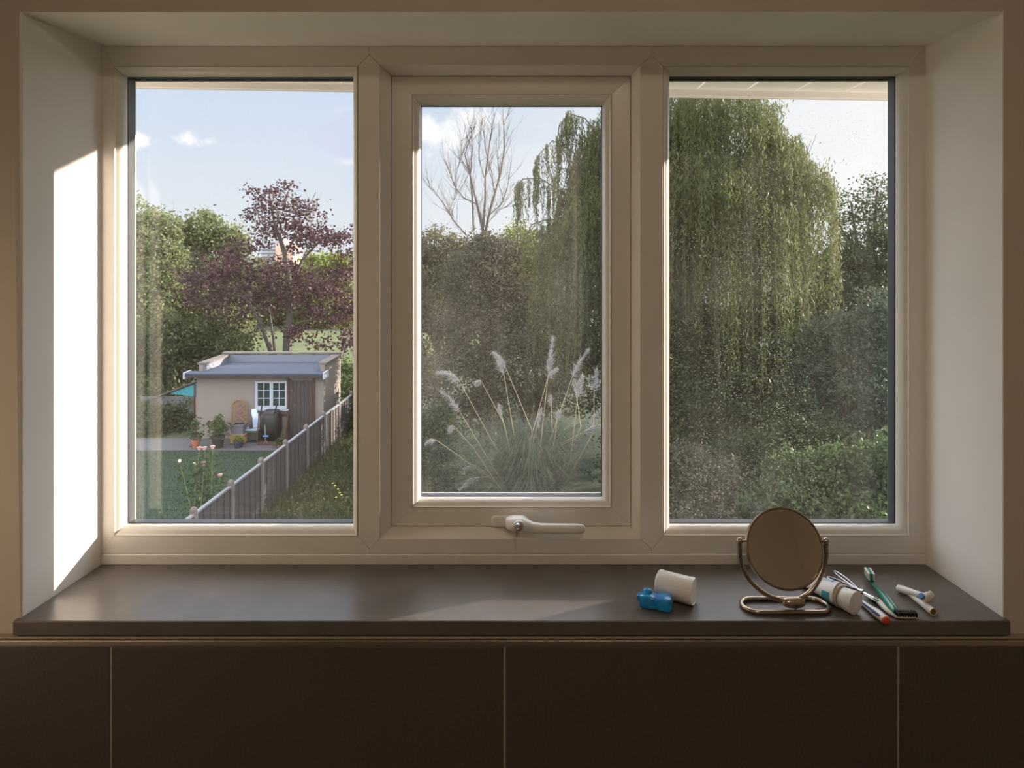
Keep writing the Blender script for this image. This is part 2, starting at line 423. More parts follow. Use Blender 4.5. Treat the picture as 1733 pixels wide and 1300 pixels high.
# ================================================================== WINDOW
def window():
    w = thing('window_1', None, None, (0, YF, EYE-.56), kind='structure')
    X = lambda p, Y=YF: fx(p, Y)
    Z = lambda p, Y=YF: fz(p, Y)
    L_, R_, T_, B_ = 171.2, 1567, 78, 937
    T1, B1, T2, B2 = (625, 93), (626, 930), (1103, 93), (1103, 930)
    cl = (192, 605, 112, 908); cc = (643, 1083, 110, 912); cr = (1122, 1540, 112, 908)
    def poly(b, pts):
        c = Vector((sum(p[0] for p in pts)/len(pts), sum(p[1] for p in pts)/len(pts)))
        n = len(pts); out = []
        # shrink each edge by .3 px so the welded joints read as hairlines
        for i in range(n):
            p0, p1, p2 = Vector(pts[i-1]), Vector(pts[i]), Vector(pts[(i+1) % n])
            d1 = (p1-p0).normalized(); d2 = (p2-p1).normalized()
            n1 = Vector((-d1.y, d1.x)); n2 = Vector((-d2.y, d2.x))
            bis = n1+n2
            bis = n1 if bis.length < 1e-4 else bis/ (1+n1.dot(n2))
            out.append(p1+bis*.22)
        b.prism([(X(p.x), YF, Z(p.y)) for p in out], (0, .022, 0))
    b = MB()
    poly(b, [(L_, T_), (192, 112), (192, 908), (L_, B_)][::-1])
    poly(b, [(R_, T_), (1540, 112), (1540, 908), (R_, B_)])
    poly(b, [(L_, T_), (625, T_), T1, (606, 112), (192, 112)])
    poly(b, [(625, T_), (1103, T_), T2, (1083, 110), (643, 110), T1])
    poly(b, [(1103, T_), (R_, T_), (1540, 112), (1122, 112), T2])
    poly(b, [(192, 908), (606, 908), B1, (626, B_), (L_, B_)])
    poly(b, [B1, (643, 912), (1083, 912), B2, (1103, B_), (626, B_)])
    poly(b, [(1122, 908), (1540, 908), (R_, B_), (1103, B_), B2])
    # inner core behind the faces and outer leg outdoors
    b.build('outer_frame', M['upvc'], w, bevel=.0005)
    core = MB()
    xs = [(X(L_)+.001, -.7305), (-.285, -.233), (.226, .282), (.7265, X(R_)-.001)]
    for x0, x1 in xs: core.box(x0, x1, YF+.0225, 1.286, Z(B_)+.001, Z(T_)-.001)
    for x0, x1 in ((-.7305, -.285), (-.233, .226), (.282, .7265)):
        core.box(x0, x1, YF+.0225, 1.286, Z(T_)-.036, Z(T_)-.001)
        core.box(x0, x1, YF+.0225, 1.286, Z(B_)+.001, Z(B_)+.026)
    core.build('frame_core', M['upvc'], w)
    for pts, nm in (([T1, (643, 110), (643, 912), B1, (606, 908), (606, 112)], 'mullion'), ([T2, (1122, 112), (1122, 908), B2, (1083, 912), (1083, 110)], 'mullion')):
        b = MB(); poly(b, pts); b.build(nm, M['upvc'], w, bevel=.0005)
    MB().box(X(L_), X(R_), YF-.0022, YF+.08, Z(955.5), Z(937.5)).build('frame_base_strip', M['upvc'], w, bevel=.0015)
    jm = MB(); jm.box(X(L_)+.002, X(R_)-.002, YF+.002, YF+.02, Z(937)-.0004, Z(936)); jm.build('weld_joint', M['joint'], w)

    def ring(b, outer, inner, prof, gap=.0002):
        """prof: (t from outer 0 to inner 1, y)"""
        loops = []
        for t, y in prof:
            loops.append(tuple(o+(i-o)*t for o, i in zip(outer, inner))+(y,))
        b.rects(loops, gap=gap)
    R = lambda c, Y: (fx(c[0], Y), fx(c[1], Y), fz(c[3], Y), fz(c[2], Y))
    # fixed lights
    fixed = {
        'L': (R(cl, YF), (-.7095, -.2920, EYE-.4975, EYE+.3265), (-.7230, -.2870, EYE-.5125, EYE+.3315), (.7, .3)),
        'R': (R(cr, YF), (.2890, .7075, EYE-.4975, EYE+.3275), (.2855, .7225, EYE-.5125, EYE+.3315), (.3, .7)),
    }
    for key in 'LR':
        outer, inner, leg, _ = fixed[key]
        b = MB(); ring(b, outer, inner, [(0, 1.262), (.0, 1.2412), (.06, 1.2396), (.14, 1.2396), (.22, 1.2420), (.34, 1.2432), (.5, 1.2445), (.7, 1.2475), (.86, 1.2515), (.97, 1.256), (1, 1.259), (1, 1.262)])
        b.build('glazing_bead', M['upvc'], w, smooth=25)
        glaze(w, inner, leg, 1.2625, 1.3, 'dust_'+key)
    # casement
    outer = R(cc, YF); inner = (fx(661, 1.26), fx(1068.5, 1.26), fz(892, 1.26), fz(127.5, 1.26))
    b = MB(); ring(b, outer, inner, [(0, 1.27), (0, YF+.0004), (1, 1.26), (1, 1.262), (.97, 1.285), (0, 1.285)])
    b.build('rebate_bevel', M['upvc'], w)
    so_ = tuple(a+d for a, d in zip(inner, (.0016, -.0012, .0010, -.0014)))
    si = (-.1850, .1838, EYE-.4690, EYE+.2945)
    sb = (-.1707, .1694, EYE-.4560, EYE+.2785)
    YS = 1.262
    b = MB(); ring(b, so_, si, [(0, 1.312), (0, YS+.001), (.03, YS), (.97, YS), (1, YS+.0006), (1, 1.312)])
    sash = b.build('casement_sash', M['upvc'], w)
    b = MB(); ring(b, si, sb, [(0.02, 1.285), (.02, YS+.0014), (.08, YS-.0004), (.16, YS-.0004), (.24, YS+.002), (.4, YS+.0032), (.6, YS+.0048), (.8, YS+.0085), (.95, YS+.014), (1, YS+.018), (1, 1.285)])
    b.build('glazing_bead', M['upvc'], sash, smooth=25)
    glaze(sash, sb, (-.1774, .1741, EYE-.4660, EYE+.2872), 1.2855, 1.3245, 'dust_C')
    # handle: base plate, boss, lever, lock, key
    h = MB()
    def rounded(x0, x1, y0, y1, r, Y, depth, b, n=5):
        pts = []
        for cx, cy, a0 in ((x1-r, y1-r, 0), (x0+r, y1-r, 90), (x0+r, y0+r, 180), (x1-r, y0+r, 270)):
            for k in range(n+1):
                a = math.radians(a0+90*k/n); pts.append((cx+r*math.cos(a), cy+r*math.sin(a)))
        b.prism([(fx(px, Y), Y, fz(py, Y)) for px, py in pts], (0, depth, 0))
    rounded(830.5, 896, 874.5, 892.5, 8, 1.252, .0105, h)
    hd = h.build('handle_plate', M['handle'], w, bevel=.002, seg=3)
    b = MB(); rounded(834, 852, 878, 890.5, 6, 1.2508, .003, b); b.build('screw_cover', M['handle'], hd, bevel=.0006)
    # lever: one smooth body
    YL = 1.222
    def sec(px, pyc, hh, Yc, hd_, n=16, sq=2.6):
        c = P(px, pyc, Yc); out = []
        for k in range(n):
            a = 2*math.pi*k/n; ca, sa = math.cos(a), math.sin(a)
            out.append(c+Vector((0, hd_*math.copysign(abs(ca)**(2/sq), ca), hh*math.copysign(abs(sa)**(2/sq), sa))))
        return out
    k_ = 1.235/F
    secs = [sec(855.5, 885, 5.5*k_, 1.246, .004), sec(857.5, 885.3, 9*k_, 1.243, .009), sec(862, 885.5, 10.8*k_, 1.239, .014), sec(872, 885.5, 11.6*k_, 1.236, .018), sec(884, 886, 12*k_, 1.235, .018), sec(890, 888, 11*k_, 1.233, .016),
            sec(895, 890.5, 9.5*k_, 1.229, .012), sec(903, 893, 8.4*k_, 1.225, .009), sec(916, 894.3, 7.9*k_, 1.222, .0075), sec(940, 894.8, 7.9*k_, 1.2215, .0072), sec(975, 894.9, 7.9*k_, 1.2215, .0070), sec(984, 894.9, 7.2*k_, 1.2215, .0066), sec(988.5, 894.9, 5.2*k_, 1.2215, .005), sec(990.3, 894.9, 2.5*k_, 1.2215, .003)]
    b = MB(); b.loft(secs); b.build('handle_lever', M['handle'], hd, smooth=60)
    b = MB(); b.lathe([(.004, 0), (.0098, 0), (.0105, .0015), (.0105, .005), (.004, .005)], P(878.5, 892, 1.215), (0, 1, 0), 24); b.build('lock_collar', M['handle'], hd)
    b = MB(); b.lathe([(.0, -.002), (.0066, -.002), (.0066, .002), (0, .002)], P(878.5, 892, 1.213), (0, 1, 0), 20); b.build('lock_barrel', M['alu'], hd)
    k0 = P(876, 890, 1.208)
    b = MB(); b.lathe([(0, -.006), (.0045, -.005), (.0056, 0), (.0045, .003), (0, .004)], k0, (0, 1, 0), 14)
    b.obox(k0+Vector((-.0012, -.003, -.010)), (.0012, 0, 0), (0, .0008, 0), (0, 0, .0095))
    b.build('key', M['chrome'], hd)

def glaze(parent, inner, leg, y0, y1, dm):
    """gasket, two panes with a spacer bar, outdoor leg of the frame"""
    x0, x1, z0, z1 = inner
    grow = lambda r, d: (r[0]-d, r[1]+d, r[2]-d, r[3]+d)
    gp = MB()
    a, b_ = grow(inner, .004), grow(inner, -.0008)
    gp.rects([a+(y0,), b_+(y0,), b_+(y0+.0022,), a+(y0+.0022,)])
    gp.build('gasket', M['gasket'], parent)
    e = grow(inner, .0105)
    ya = y0+.0024; yb = y1-.0045 if y1 < 1.31 else y1-.0065
    sp = MB(); s2 = grow(inner, .0045)
    sp.rects([e+(ya+.0042,), s2+(ya+.0042,), s2+(yb-.0002,), e+(yb-.0002,)])
    sp.build('spacer_bar', M['spacer'], parent)
    g = MB()
    g.mi = 0; g.box(e[0], e[1], ya, ya+.004, e[2], e[3])
    g.mi = 1; g.box(e[0], e[1], yb, yb+.004, e[2], e[3])
    gl_ = g.build('glass_pane', [M['glass'], M[dm]], parent, smooth=0)
    og = MB(); lg = grow(leg, .012); lo = grow(leg, -.001)
    og.rects([lg+(yb+.0042,), lo+(yb+.0042,), lo+(yb+.0125,), lg+(yb+.0125,)])
    og.build('gasket', M['gasket'], parent)
    ol = MB(); big = grow(leg, .022)
    ol.rects([big+(yb+.0126,), leg+(yb+.0126,), leg+(yb+.020,), big+(yb+.020,)], gap=.0002)
    ol.build('outer_leg', M['upvc'], parent, bevel=.0008)
window()

# unseen ceiling lamp behind the camera, added as warm fill light
def fill_lamp():
    t = thing('fill_lamp', 'added round white fill lamp on the bathroom ceiling, out of view', 'lamp', (.15, -.3, CEIL-.07))
    b = MB(); b.lathe([(0, .07), (.15, .07), (.15, .05), (.13, .045), (0, .045)], (.15, -.3, CEIL-.071), (0, 0, 1), 32); b.build('base', M['white'], t)
    b = MB(); b.lathe([(0, 0), (.06, .003), (.10, .014), (.128, .032), (.133, .0445), (0, .0445)], (.15, -.3, CEIL-.071), (0, 0, 1), 32)
    m = bpy.data.materials.new('fill_lamp_glow'); m.use_nodes = True
    bs = m.node_tree.nodes['Principled BSDF']; bs.inputs['Emission Color'].default_value = (1, .82, .64, 1); bs.inputs['Emission Strength'].default_value = FILL_STRENGTH
    b.build('fill_lamp_shade', m, t)
FILL_STRENGTH = 26.0
fill_lamp()

# ================================================================== OUTSIDE OF THE HOUSE: eaves
def eaves():
    # lower edge of the fascia: a line through two measured points, run on both ways
    a = Vector((-.88, 1.57, EYE+.3830)); c = Vector((.95, 1.63, EYE+.3677)); d = (c-a)/(c.x-a.x)
    def at(x): return a+d*(x-a.x)
    x0, x1 = -4.4, 5.4
    t = thing('roof_eaves', None, None, (0, 1.6, EYE+.37), kind='structure')
    p0, p1 = at(x0), at(x1)
    lip = .016
    # boards, each 0.1 wide, running from wall to fascia
    b = MB(); w_ = .118; x = x0
    while x < x1-.01:
        q0, q1 = at(x), at(min(x+w_-.006, x1))
        b.prism([(q0.x, YO-.0, q0.z+lip), (q1.x, YO, q1.z+lip), (q1.x, q1.y+.001, q1.z+lip), (q0.x, q0.y+.001, q0.z+lip)], (0, 0, .009)); x += w_
    b.build('soffit_board', M['soffit'], t)
    b = MB(); b.prism([p0+Vector((0, 0, 0)), p1, p1+Vector((0, .018, 0)), p0+Vector((0, .018, 0))], (0, 0, .17)); b.build('fascia_board', M['soffit'], t, bevel=.002)
    b = MB(); b.tube([p0+Vector((0, .075, .075)), p1+Vector((0, .075, .075))], .052, 16); b.build('gutter', M['soffit'], t)
    b = MB()
    b.prism([(x0, p0.y+.03, p0.z+.17), (x0, p0.y+.03, p0.z+.21), (x0, -2.2, p0.z+2.3), (x0, -2.2, p0.z+2.2)], (x1-x0, 0, 0)); b.build('roof_slope', mat('roof_tiles', (.12, .07, .05), .8, var=.2, scale=20), t)
eaves()
# ================================================================== THINGS ON THE SILL
def circle_pts(c, a, b, n):
    c, a, b = Vector(c), Vector(a), Vector(b)
    return [c+a*math.cos(2*math.pi*k/n)+b*math.sin(2*math.pi*k/n) for k in range(n)]

def shaving_mirror():
    base = Vector((.4345, 1.0885, SILL))
    t = thing('shaving_mirror', 'round swivel shaving mirror on an oval wire base standing on the slate sill', 'mirror', base)
    # oval loop of the base
    pts = []; hw, hd = .068, .0215; r = .0036
    for cx, a0 in ((hw-hd, -90), (-(hw-hd), 90)):
        for k in range(13):
            a = math.radians(a0+180*k/12); pts.append(base+Vector((cx+hd*math.cos(a), hd*math.sin(a), r+.0002)))
    MB().tube(pts, r, 12, closed=True).build('base_loop', M['bronze'], t, smooth=60)
    # ribbed hub
    hub = base+Vector((.008, -.014, .0155))
    prof = [(0, -.018), (.004, -.0175), (.0066, -.0145), (.0080, -.009), (.0086, -.003), (.0086, .003), (.0080, .009), (.0066, .0145), (.004, .0175), (0, .018)]
    MB().lathe(prof, hub, (1, 0, 0), 24).build('hub', M['bronze'], t, smooth=60)
    rb = MB()
    for k in range(-5, 6):
        x = k*.0028; rr = .0088*math.sqrt(max(.1, 1-(x/.0195)**2))
        rb.tube(circle_pts(hub+Vector((x, 0, 0)), (0, rr, 0), (0, 0, rr), 24), .0006, 6, closed=True)
    rb.build('hub_ribs', M['bronze'], t, smooth=60)
    # little screw below the hub
    MB().lathe([(0, 0), (.0016, 0), (.0016, .009), (0, .009)], hub+Vector((0, -.0075, -.0152)), (0, 0, 1), 10).build('screw', M['chrome'], t)
    # fork
    Yc = 1.085
    C0 = P(1325, 935, Yc); rx = 73*Yc/F; rz = 76*Yc/F
    arc = [P(1251.8, 920, Yc)]
    for k in range(0, 33):
        a = math.pi+math.pi*k/32; arc.append(C0+Vector((rx*math.cos(a)+.0035*(-math.sin(a))**2, -.010*(-math.sin(a))**3, rz*math.sin(a))))
    arc.append(P(1397.8, 920, Yc))
    MB().tube(arc, .0036, 12).build('fork', M['bronze'], t, smooth=60)
    for px in (1251.8, 1397.8):
        c = P(px, 915.5, Yc)
        s = MB(); s.lathe([(0.0001, -.0052), (.0026, -.0046), (.0046, -.0024), (.0052, 0), (.0046, .0024), (.0026, .0046), (.0001, .0052)], c, (0, 0, 1), 16)
        sg = 1 if px < 1300 else -1
        s.tube([c, c+Vector((sg*.010, 0, 0))], .0018, 8)
        s.build('pivot_ball', M['bronze'], t, smooth=60)
    # mirror head, leaning back
    th = math.radians(18); c = P(1327.5, 928, Yc); n = Vector((0, -math.cos(th), math.sin(th))); rad = .0612
    rim = MB(); rim.lathe([(rad-.003, -.0005), (rad-.003, .0035), (rad-.0015, .0045), (rad, .0035), (rad+.0003, -.001), (rad, -.0045), (rad-.003, -.006), (rad*.6, -.0085), (0, -.0095), (0, -.001)], c, n, 72)
    rim.build('mirror_rim', M['bronze'], t, smooth=50)
    g = MB(); g.lathe([(0, .001), (0, .0028), (rad-.0032, .0028), (rad-.0031, .001)], c, n, 72); g.build('mirror_glass', M['mirror'], t, smooth=30)
shaving_mirror()

def white_tub():
    a = S(1114, 992, .0205); b_ = S(1175.5, 1001.5, .0215)
    a.y = 1.128; a.x = fx(1113.5, a.y)
    ax = (b_-a); Ln = ax.length; ax.z = 0.0; ax.normalize()
    o = Vector((a.x, a.y, SILL+.0212))
    t = thing('pill_tub', 'white plastic tub lying on its side behind the blue dispenser', 'tub', Vector((o.x, o.y, SILL)))
    MB().lathe([(0, 0), (.0175, 0), (.0198, .0012), (.0205, .004), (.0208, Ln-.012), (.0205, Ln-.0105)], o, ax, 40).build('body', M['white'], t, smooth=50)
    MB().lathe([(.0203, Ln-.0105), (.0211, Ln-.0102), (.0212, Ln-.002), (.0204, Ln), (.0186, Ln), (.0182, Ln-.0012), (0, Ln-.0012)], o, ax, 40).build('lid', M['white'], t, smooth=40)
white_tub()

M['blue'] = mat('blue_plastic', (.005, .20, .62), .25, col2=(.01, .40, .80), scale=60, spec=.5, coat=.4)
def blue_dispenser():
    A = S(1081, 1030.5); B = S(1131, 1039.6); D = S(1145, 1029.5)
    u = B-A; Lu = u.length*1.1; u.normalize(); v = Vector((-u.y, u.x, 0)); wd = .0265
    if v.y < 0: v = -v
    t = thing('floss_dispenser', 'small lobed blue plastic dispenser in front of the white tub', 'dispenser', A+u*Lu/2+v*wd/2)
    st = [(0, .55, .55), (.03, .86, .86), (.12, 1.0, 1.0), (.30, 1.02, 1.0), (.40, .98, .95), (.47, .91, .88), (.53, .91, .88), (.60, .98, .92), (.70, 1.05, 1.0), (.88, 1.04, 1.02), (.96, .92, .94), (1.0, .66, .66)]
    rings = []
    for s_, w_, h_ in st:
        c = A+u*(Lu*s_)+v*(wd/2); hh = .0215*h_; r = []
        for k in range(28):
            a = 2*math.pi*k/28; ca, sa = math.cos(a), math.sin(a)
            r.append(c+v*(wd/2*w_*math.copysign(abs(ca)**.38, ca))+Vector((0, 0, .0108+hh/2*math.copysign(abs(sa)**.38, sa))))
        rings.append(r)
    MB().loft(rings).build('body', M['blue'], t, smooth=40)
    c = A+u*(Lu*.22)+v*(wd*.62)
    MB().lathe([(0, -.003), (.0078, -.003), (.0078, .0015), (.0066, .0045), (.004, .006), (0, .0064)], c+Vector((0, 0, .0205)), (0, 0, 1), 20).build('cap', M['blue'], t, smooth=40)
    MB().obox(A+u*(-.0015)+v*(wd*.5)+Vector((0, 0, .0135)), u*.003, v*.006, (0, 0, .004)).build('tab', M['blue'], t, bevel=.0012)
blue_dispenser()

M['tube_white'] = mat('white_tube_plastic', (.84, .82, .78), .3)
M['pblue'] = mat('blue_print', (.03, .16, .55), .35)
M['pteal'] = mat('teal_print', (.05, .38, .48), .35)
M['plight'] = mat('pale_blue_print', (.45, .62, .80), .35)
def toothpaste():
    cf = S(1449, 1021.5, .0181); cb = S(1424.6, 1010.5, .0181); cb.z = cf.z
    ax = (cb-cf).normalized()          # from the cap towards the crimp
    t = thing('toothpaste_tube', 'white toothpaste tube with blue print and a round cap, lying beside the mirror', 'toothpaste', Vector((cf.x, cf.y, SILL))+ax*.05)
    MB().lathe([(0, 0.0008), (.006, .0008), (.0065, 0), (.0168, 0), (.0178, .001), (.0179, .003), (.0158, .022), (.0150, .0235), (0, .0235)], cf, ax, 36).build('cap', M['white'], t, smooth=40)
    MB().lathe([(.010, .0236), (.0175, .0238), (.0182, .026), (.0178, .029), (.010, .0291)], cf+Vector((0, 0, .0006)), ax, 36).build('shoulder_ring', mat('beige_ring', (.52, .44, .34), .4), t, smooth=40)
    e = S(1373, 983, .006); e.z = SILL+.006
    s0 = cf+ax*.029
    side = Vector((-ax.y, ax.x, 0)); side = side if side.x > 0 else -side
    n = 40; m = 14; b = MB(); rings = []
    for i in range(m+1):
        s_ = i/m; c = s0.lerp(e+(e-s0)*.18, s_)
        rw = .0178+(.0275-.0178)*s_**.8; rh = .0178*(1-s_)**.75+.0009
        cz = SILL+max(rh, .0009)+.0012*(1-s_)
        rings.append([Vector((c.x, c.y, cz))+side*rw*math.cos(2*math.pi*k/n)+Vector((0, 0, rh*math.sin(2*math.pi*k/n))) for k in range(n)])
    b.loft(rings)
    # printed zones
    idx = 0
    for i in range(m):
        for k in range(n):
            a = (k+.5)*360/n
            mi = 0
            if i >= m-5 and (a < 75 or a > 350): mi = 1
            elif 0 < i < 4 and 165 < a < 215: mi = 2
            elif 2 <= i < m-2 and 42 < a < 66: mi = 3
            elif 3 <= i < m-3 and 80 < a < 97: mi = 3
            elif i == 2 and 60 < a < 95: mi = 1
            b.m[idx] = mi; idx += 1
    b.build('body', [M['tube_white'], M['pblue'], M['pteal'], M['plight']], t, smooth=50)
toothpaste()

M['dark'] = mat('black_plastic', (.012, .012, .014), .35)
M['green'] = mat('green_plastic', (.0, .26, .15), .25, trans=.15, coat=.3)
M['green2'] = mat('pale_green_plastic', (.18, .45, .33), .3, trans=.3)
M['bristle'] = mat('white_bristles', (.82, .84, .82), .7, var=.08, scale=900)
M['bristle_g'] = mat('green_bristles', (.0, .30, .20), .6)
M['bristle_k'] = mat('black_bristles', (.014, .013, .014), .8, var=.3, scale=900)
M['navy'] = mat('navy_plastic', (.02, .06, .22), .3)
M['orange'] = mat('orange_rubber', (.75, .10, .03), .5)
M['cream'] = mat('cream_plastic', (.78, .72, .64), .35)
M['tealplastic'] = mat('teal_bristles', (.05, .30, .38), .5)
M['bluebristle'] = mat('blue_bristles', (.02, .17, .45), .5)
M['brown'] = mat('brown_residue', (.22, .12, .05), .8)

M['scis'] = mat('dark_steel', (.30, .30, .32), .22, metal=1.0)
def scissors():
    t = thing('nail_scissors', 'chrome nail scissors with two long finger loops lying behind the toothpaste cap', 'scissors', S(1440, 995))
    piv = S(1456, 1000, .012)
    def loop(p_far, wide, h0, h1, side):
        far = S(p_far[0], p_far[1], h0); near = Vector((piv.x, piv.y, piv.z))
        d = near-far; Ln = d.length; u = d.normalized(); v = Vector((-u.y, u.x, 0)).normalized()
        pts = []
        for k in range(28):
            a = 2*math.pi*k/28; s_ = (1-math.cos(a))/2
            w_ = wide*math.sin(a)*(1-.35*s_)
            pts.append(far+u*(Ln*.84*s_)+v*w_)
        b = MB(); b.tube(pts, .0017, 8, closed=True, up=(0, 0, 1)); b.tube([far+u*(Ln*.82), near], .0022, 8)
        return b
    loop((1412, 967), .0050, .014, .012, 1).build('finger_loop', M['scis'], t, smooth=60)
    loop((1400, 977), .0055, .012, .012, -1).build('finger_loop', M['scis'], t, smooth=60)
    MB().lathe([(0, -.003), (.0045, -.003), (.0052, 0), (.0045, .0025), (0, .003)], piv, (0, 0, 1), 16).build('pivot_screw', M['chrome'], t, smooth=60)
    for px, py, h in ((1492, 1020, .0075), (1488, 1022, .0045)):
        e = S(px, py, h); d = (e-piv); u = d.normalized(); v = Vector((-u.y, u.x, 0))
        b = MB(); p0 = piv+Vector((0, 0, h-.0085))
        b.prism([p0-v*.0032, p0+v*.0032, p0.lerp(e, .6)+v*.0024, e, p0.lerp(e, .6)-v*.0018], (0, 0, .0014)); b.build('blade', M['chrome'], t, bevel=.0003)
scissors()

def brush_body(b, pts, wid, hei, n=12, side=None):
    """lofted handle: pts, half widths, half heights"""
    rings = []
    for i, p in enumerate(pts):
        t_ = (pts[min(i+1, len(pts)-1)]-pts[max(i-1, 0)]); t_.z = 0; t_.normalize()
        v = Vector((-t_.y, t_.x, 0))
        rings.append([p+v*wid[i]*math.cos(2*math.pi*k/n)+Vector((0, 0, hei[i]*math.sin(2*math.pi*k/n))) for k in range(n)])
    b.loft(rings)

def tufts(b, c, u, v, nx, ny, dx, dy, up, L_, r):
    for i in range(nx):
        for j in range(ny):
            p = c+u*((i-(nx-1)/2)*dx)+v*((j-(ny-1)/2)*dy)
            b.tube([p, p+up*L_], [r, r*1.12], 6)

def green_toothbrush():
    t = thing('toothbrush', 'green toothbrush with white bristles lying face up beside the scissors', 'toothbrush', S(1490, 1005))
    H = S(1472, 979, .007); N_ = S(1479, 990, .007); E = S(1517, 1040, .0045)
    u = (H-N_); u.z = 0; u.normalize(); v = Vector((-u.y, u.x, 0))
    hh = MB(); brush_body(hh, [H-u*.012, H-u*.009, H-u*.002, H+u*.008, H+u*.014, H+u*.0165], [.0028, .0050, .0066, .0066, .0048, .0015], [.0022]*6, 14)
    hh.build('head', M['green'], t, smooth=50)
    pts = [N_.lerp(E, s_) for s_ in (-.06, .1, .22, .4, .6, .8, .93, .985, 1)]
    for i, s_ in enumerate((0, .1, .22, .4, .6, .8, .93, .985, 1)): pts[i].z = SILL+.0058+.002*math.sin(s_*math.pi)
    b = MB(); brush_body(b, pts, [.0026, .003, .0042, .0056, .0060, .0062, .0056, .004, .0015], [.0022, .0028, .0038, .0046, .005, .005, .0045, .0035, .0015], 14)
    b.build('handle', M['green'], t, smooth=60)
    gpt = [pts[i]+Vector((.0042, .001, .0018)) for i in (3, 4, 5, 6)]
    b = MB(); brush_body(b, gpt, [.0012, .003, .0032, .0012], [.0018, .0036, .0036, .0018]); b.build('grip', M['green2'], t, smooth=60)
    w_ = MB(); tufts(w_, H+Vector((0, 0, .002)), u, v, 7, 2, .0036, .0076, Vector((-.08, -.05, 1)), .0115, .0018); w_.build('bristles', M['bristle'], t)
    g = MB(); tufts(g, H+Vector((0, 0, .002)), u, v, 7, 1, .0036, .0036, Vector((-.08, -.05, 1)), .0118, .0017); g.build('bristles', M['bristle_g'], t)
green_toothbrush()

def black_toothbrush():
    t = thing('toothbrush', 'toothbrush with black bristles, its white and black handle under the green toothbrush', 'toothbrush', S(1500, 1030))
    pts = [S(1468, 1004, .006), S(1478, 1011, .0055), S(1487, 1017, .0055), S(1497, 1029, .005), S(1506, 1037, .0045), S(1513, 1042, .0035)]
    b = MB(); brush_body(b, pts[:3], [.003, .0052, .0058], [.003, .0045, .0045]); b.build('grip', M['dark'], t, smooth=60)
    b = MB(); brush_body(b, pts[2:], [.0056, .0046, .0036, .0026], [.004, .0036, .003, .002]); b.build('handle', M['cream'], t, smooth=60)
    h0 = S(1513, 1043, .003); h1 = S(1551, 1044, .003)
    u = (h1-h0).normalized()
    b = MB(); brush_body(b, [h0, h0.lerp(h1, .12), h0.lerp(h1, .5), h0.lerp(h1, .9), h1], [.0022, .0046, .0058, .0045, .0015], [.0016, .002, .002, .002, .0012], 14); b.build('head', M['cream'], t, smooth=60)
    v = Vector((-u.y, u.x, 0)); b = MB(); tufts(b, h0.lerp(h1, .53)+Vector((0, 0, .0015)), u, v, 8, 3, .0040, .0034, Vector((0, 0, 1)), .0062, .0017); b.build('bristles', M['bristle_k'], t)
black_toothbrush()

def striped_toothbrush():
    t = thing('toothbrush', 'blue and white striped toothbrush handle with an orange end near the sill edge', 'toothbrush', S(1480, 1040))
    A = S(1452, 1012, .0055); E = S(1500, 1049.5, .0065); A.y += .0; 
    ss = (0, .35, .55, .7, .82, .90)
    pts = [A.lerp(E, s_) for s_ in ss]
    wid = [.0040, .0054, .0070, .0084, .0084, .0076]; hei = [.0034, .0042, .0052, .006, .006, .0056]
    for p, h in zip(pts, hei): p.z = SILL+h+.0002
    b = MB(); brush_body(b, pts, wid, hei, 20)
    for i in range(len(b.m)):
        k = i % 20; b.m[i] = 1 if k in (2, 3, 7, 8, 12, 13) else 0
    b.build('handle', [M['white'], M['navy']], t, smooth=60)
    p2 = [A.lerp(E, s_) for s_ in (.90, .96, .985)]
    for p in p2: p.z = SILL+.0058
    b = MB(); brush_body(b, p2, [.0076, .0072, .007], [.0056]*3, 16); b.build('handle_end', M['cream'], t, smooth=60)
    p3 = [A.lerp(E, s_) for s_ in (.985, 1.01, 1.02)]
    for p in p3: p.z = SILL+.0058
    b = MB(); brush_body(b, p3, [.0071, .0066, .005], [.0056, .0053, .004], 16); b.build('end_cap', M['orange'], t, smooth=60)
striped_toothbrush()

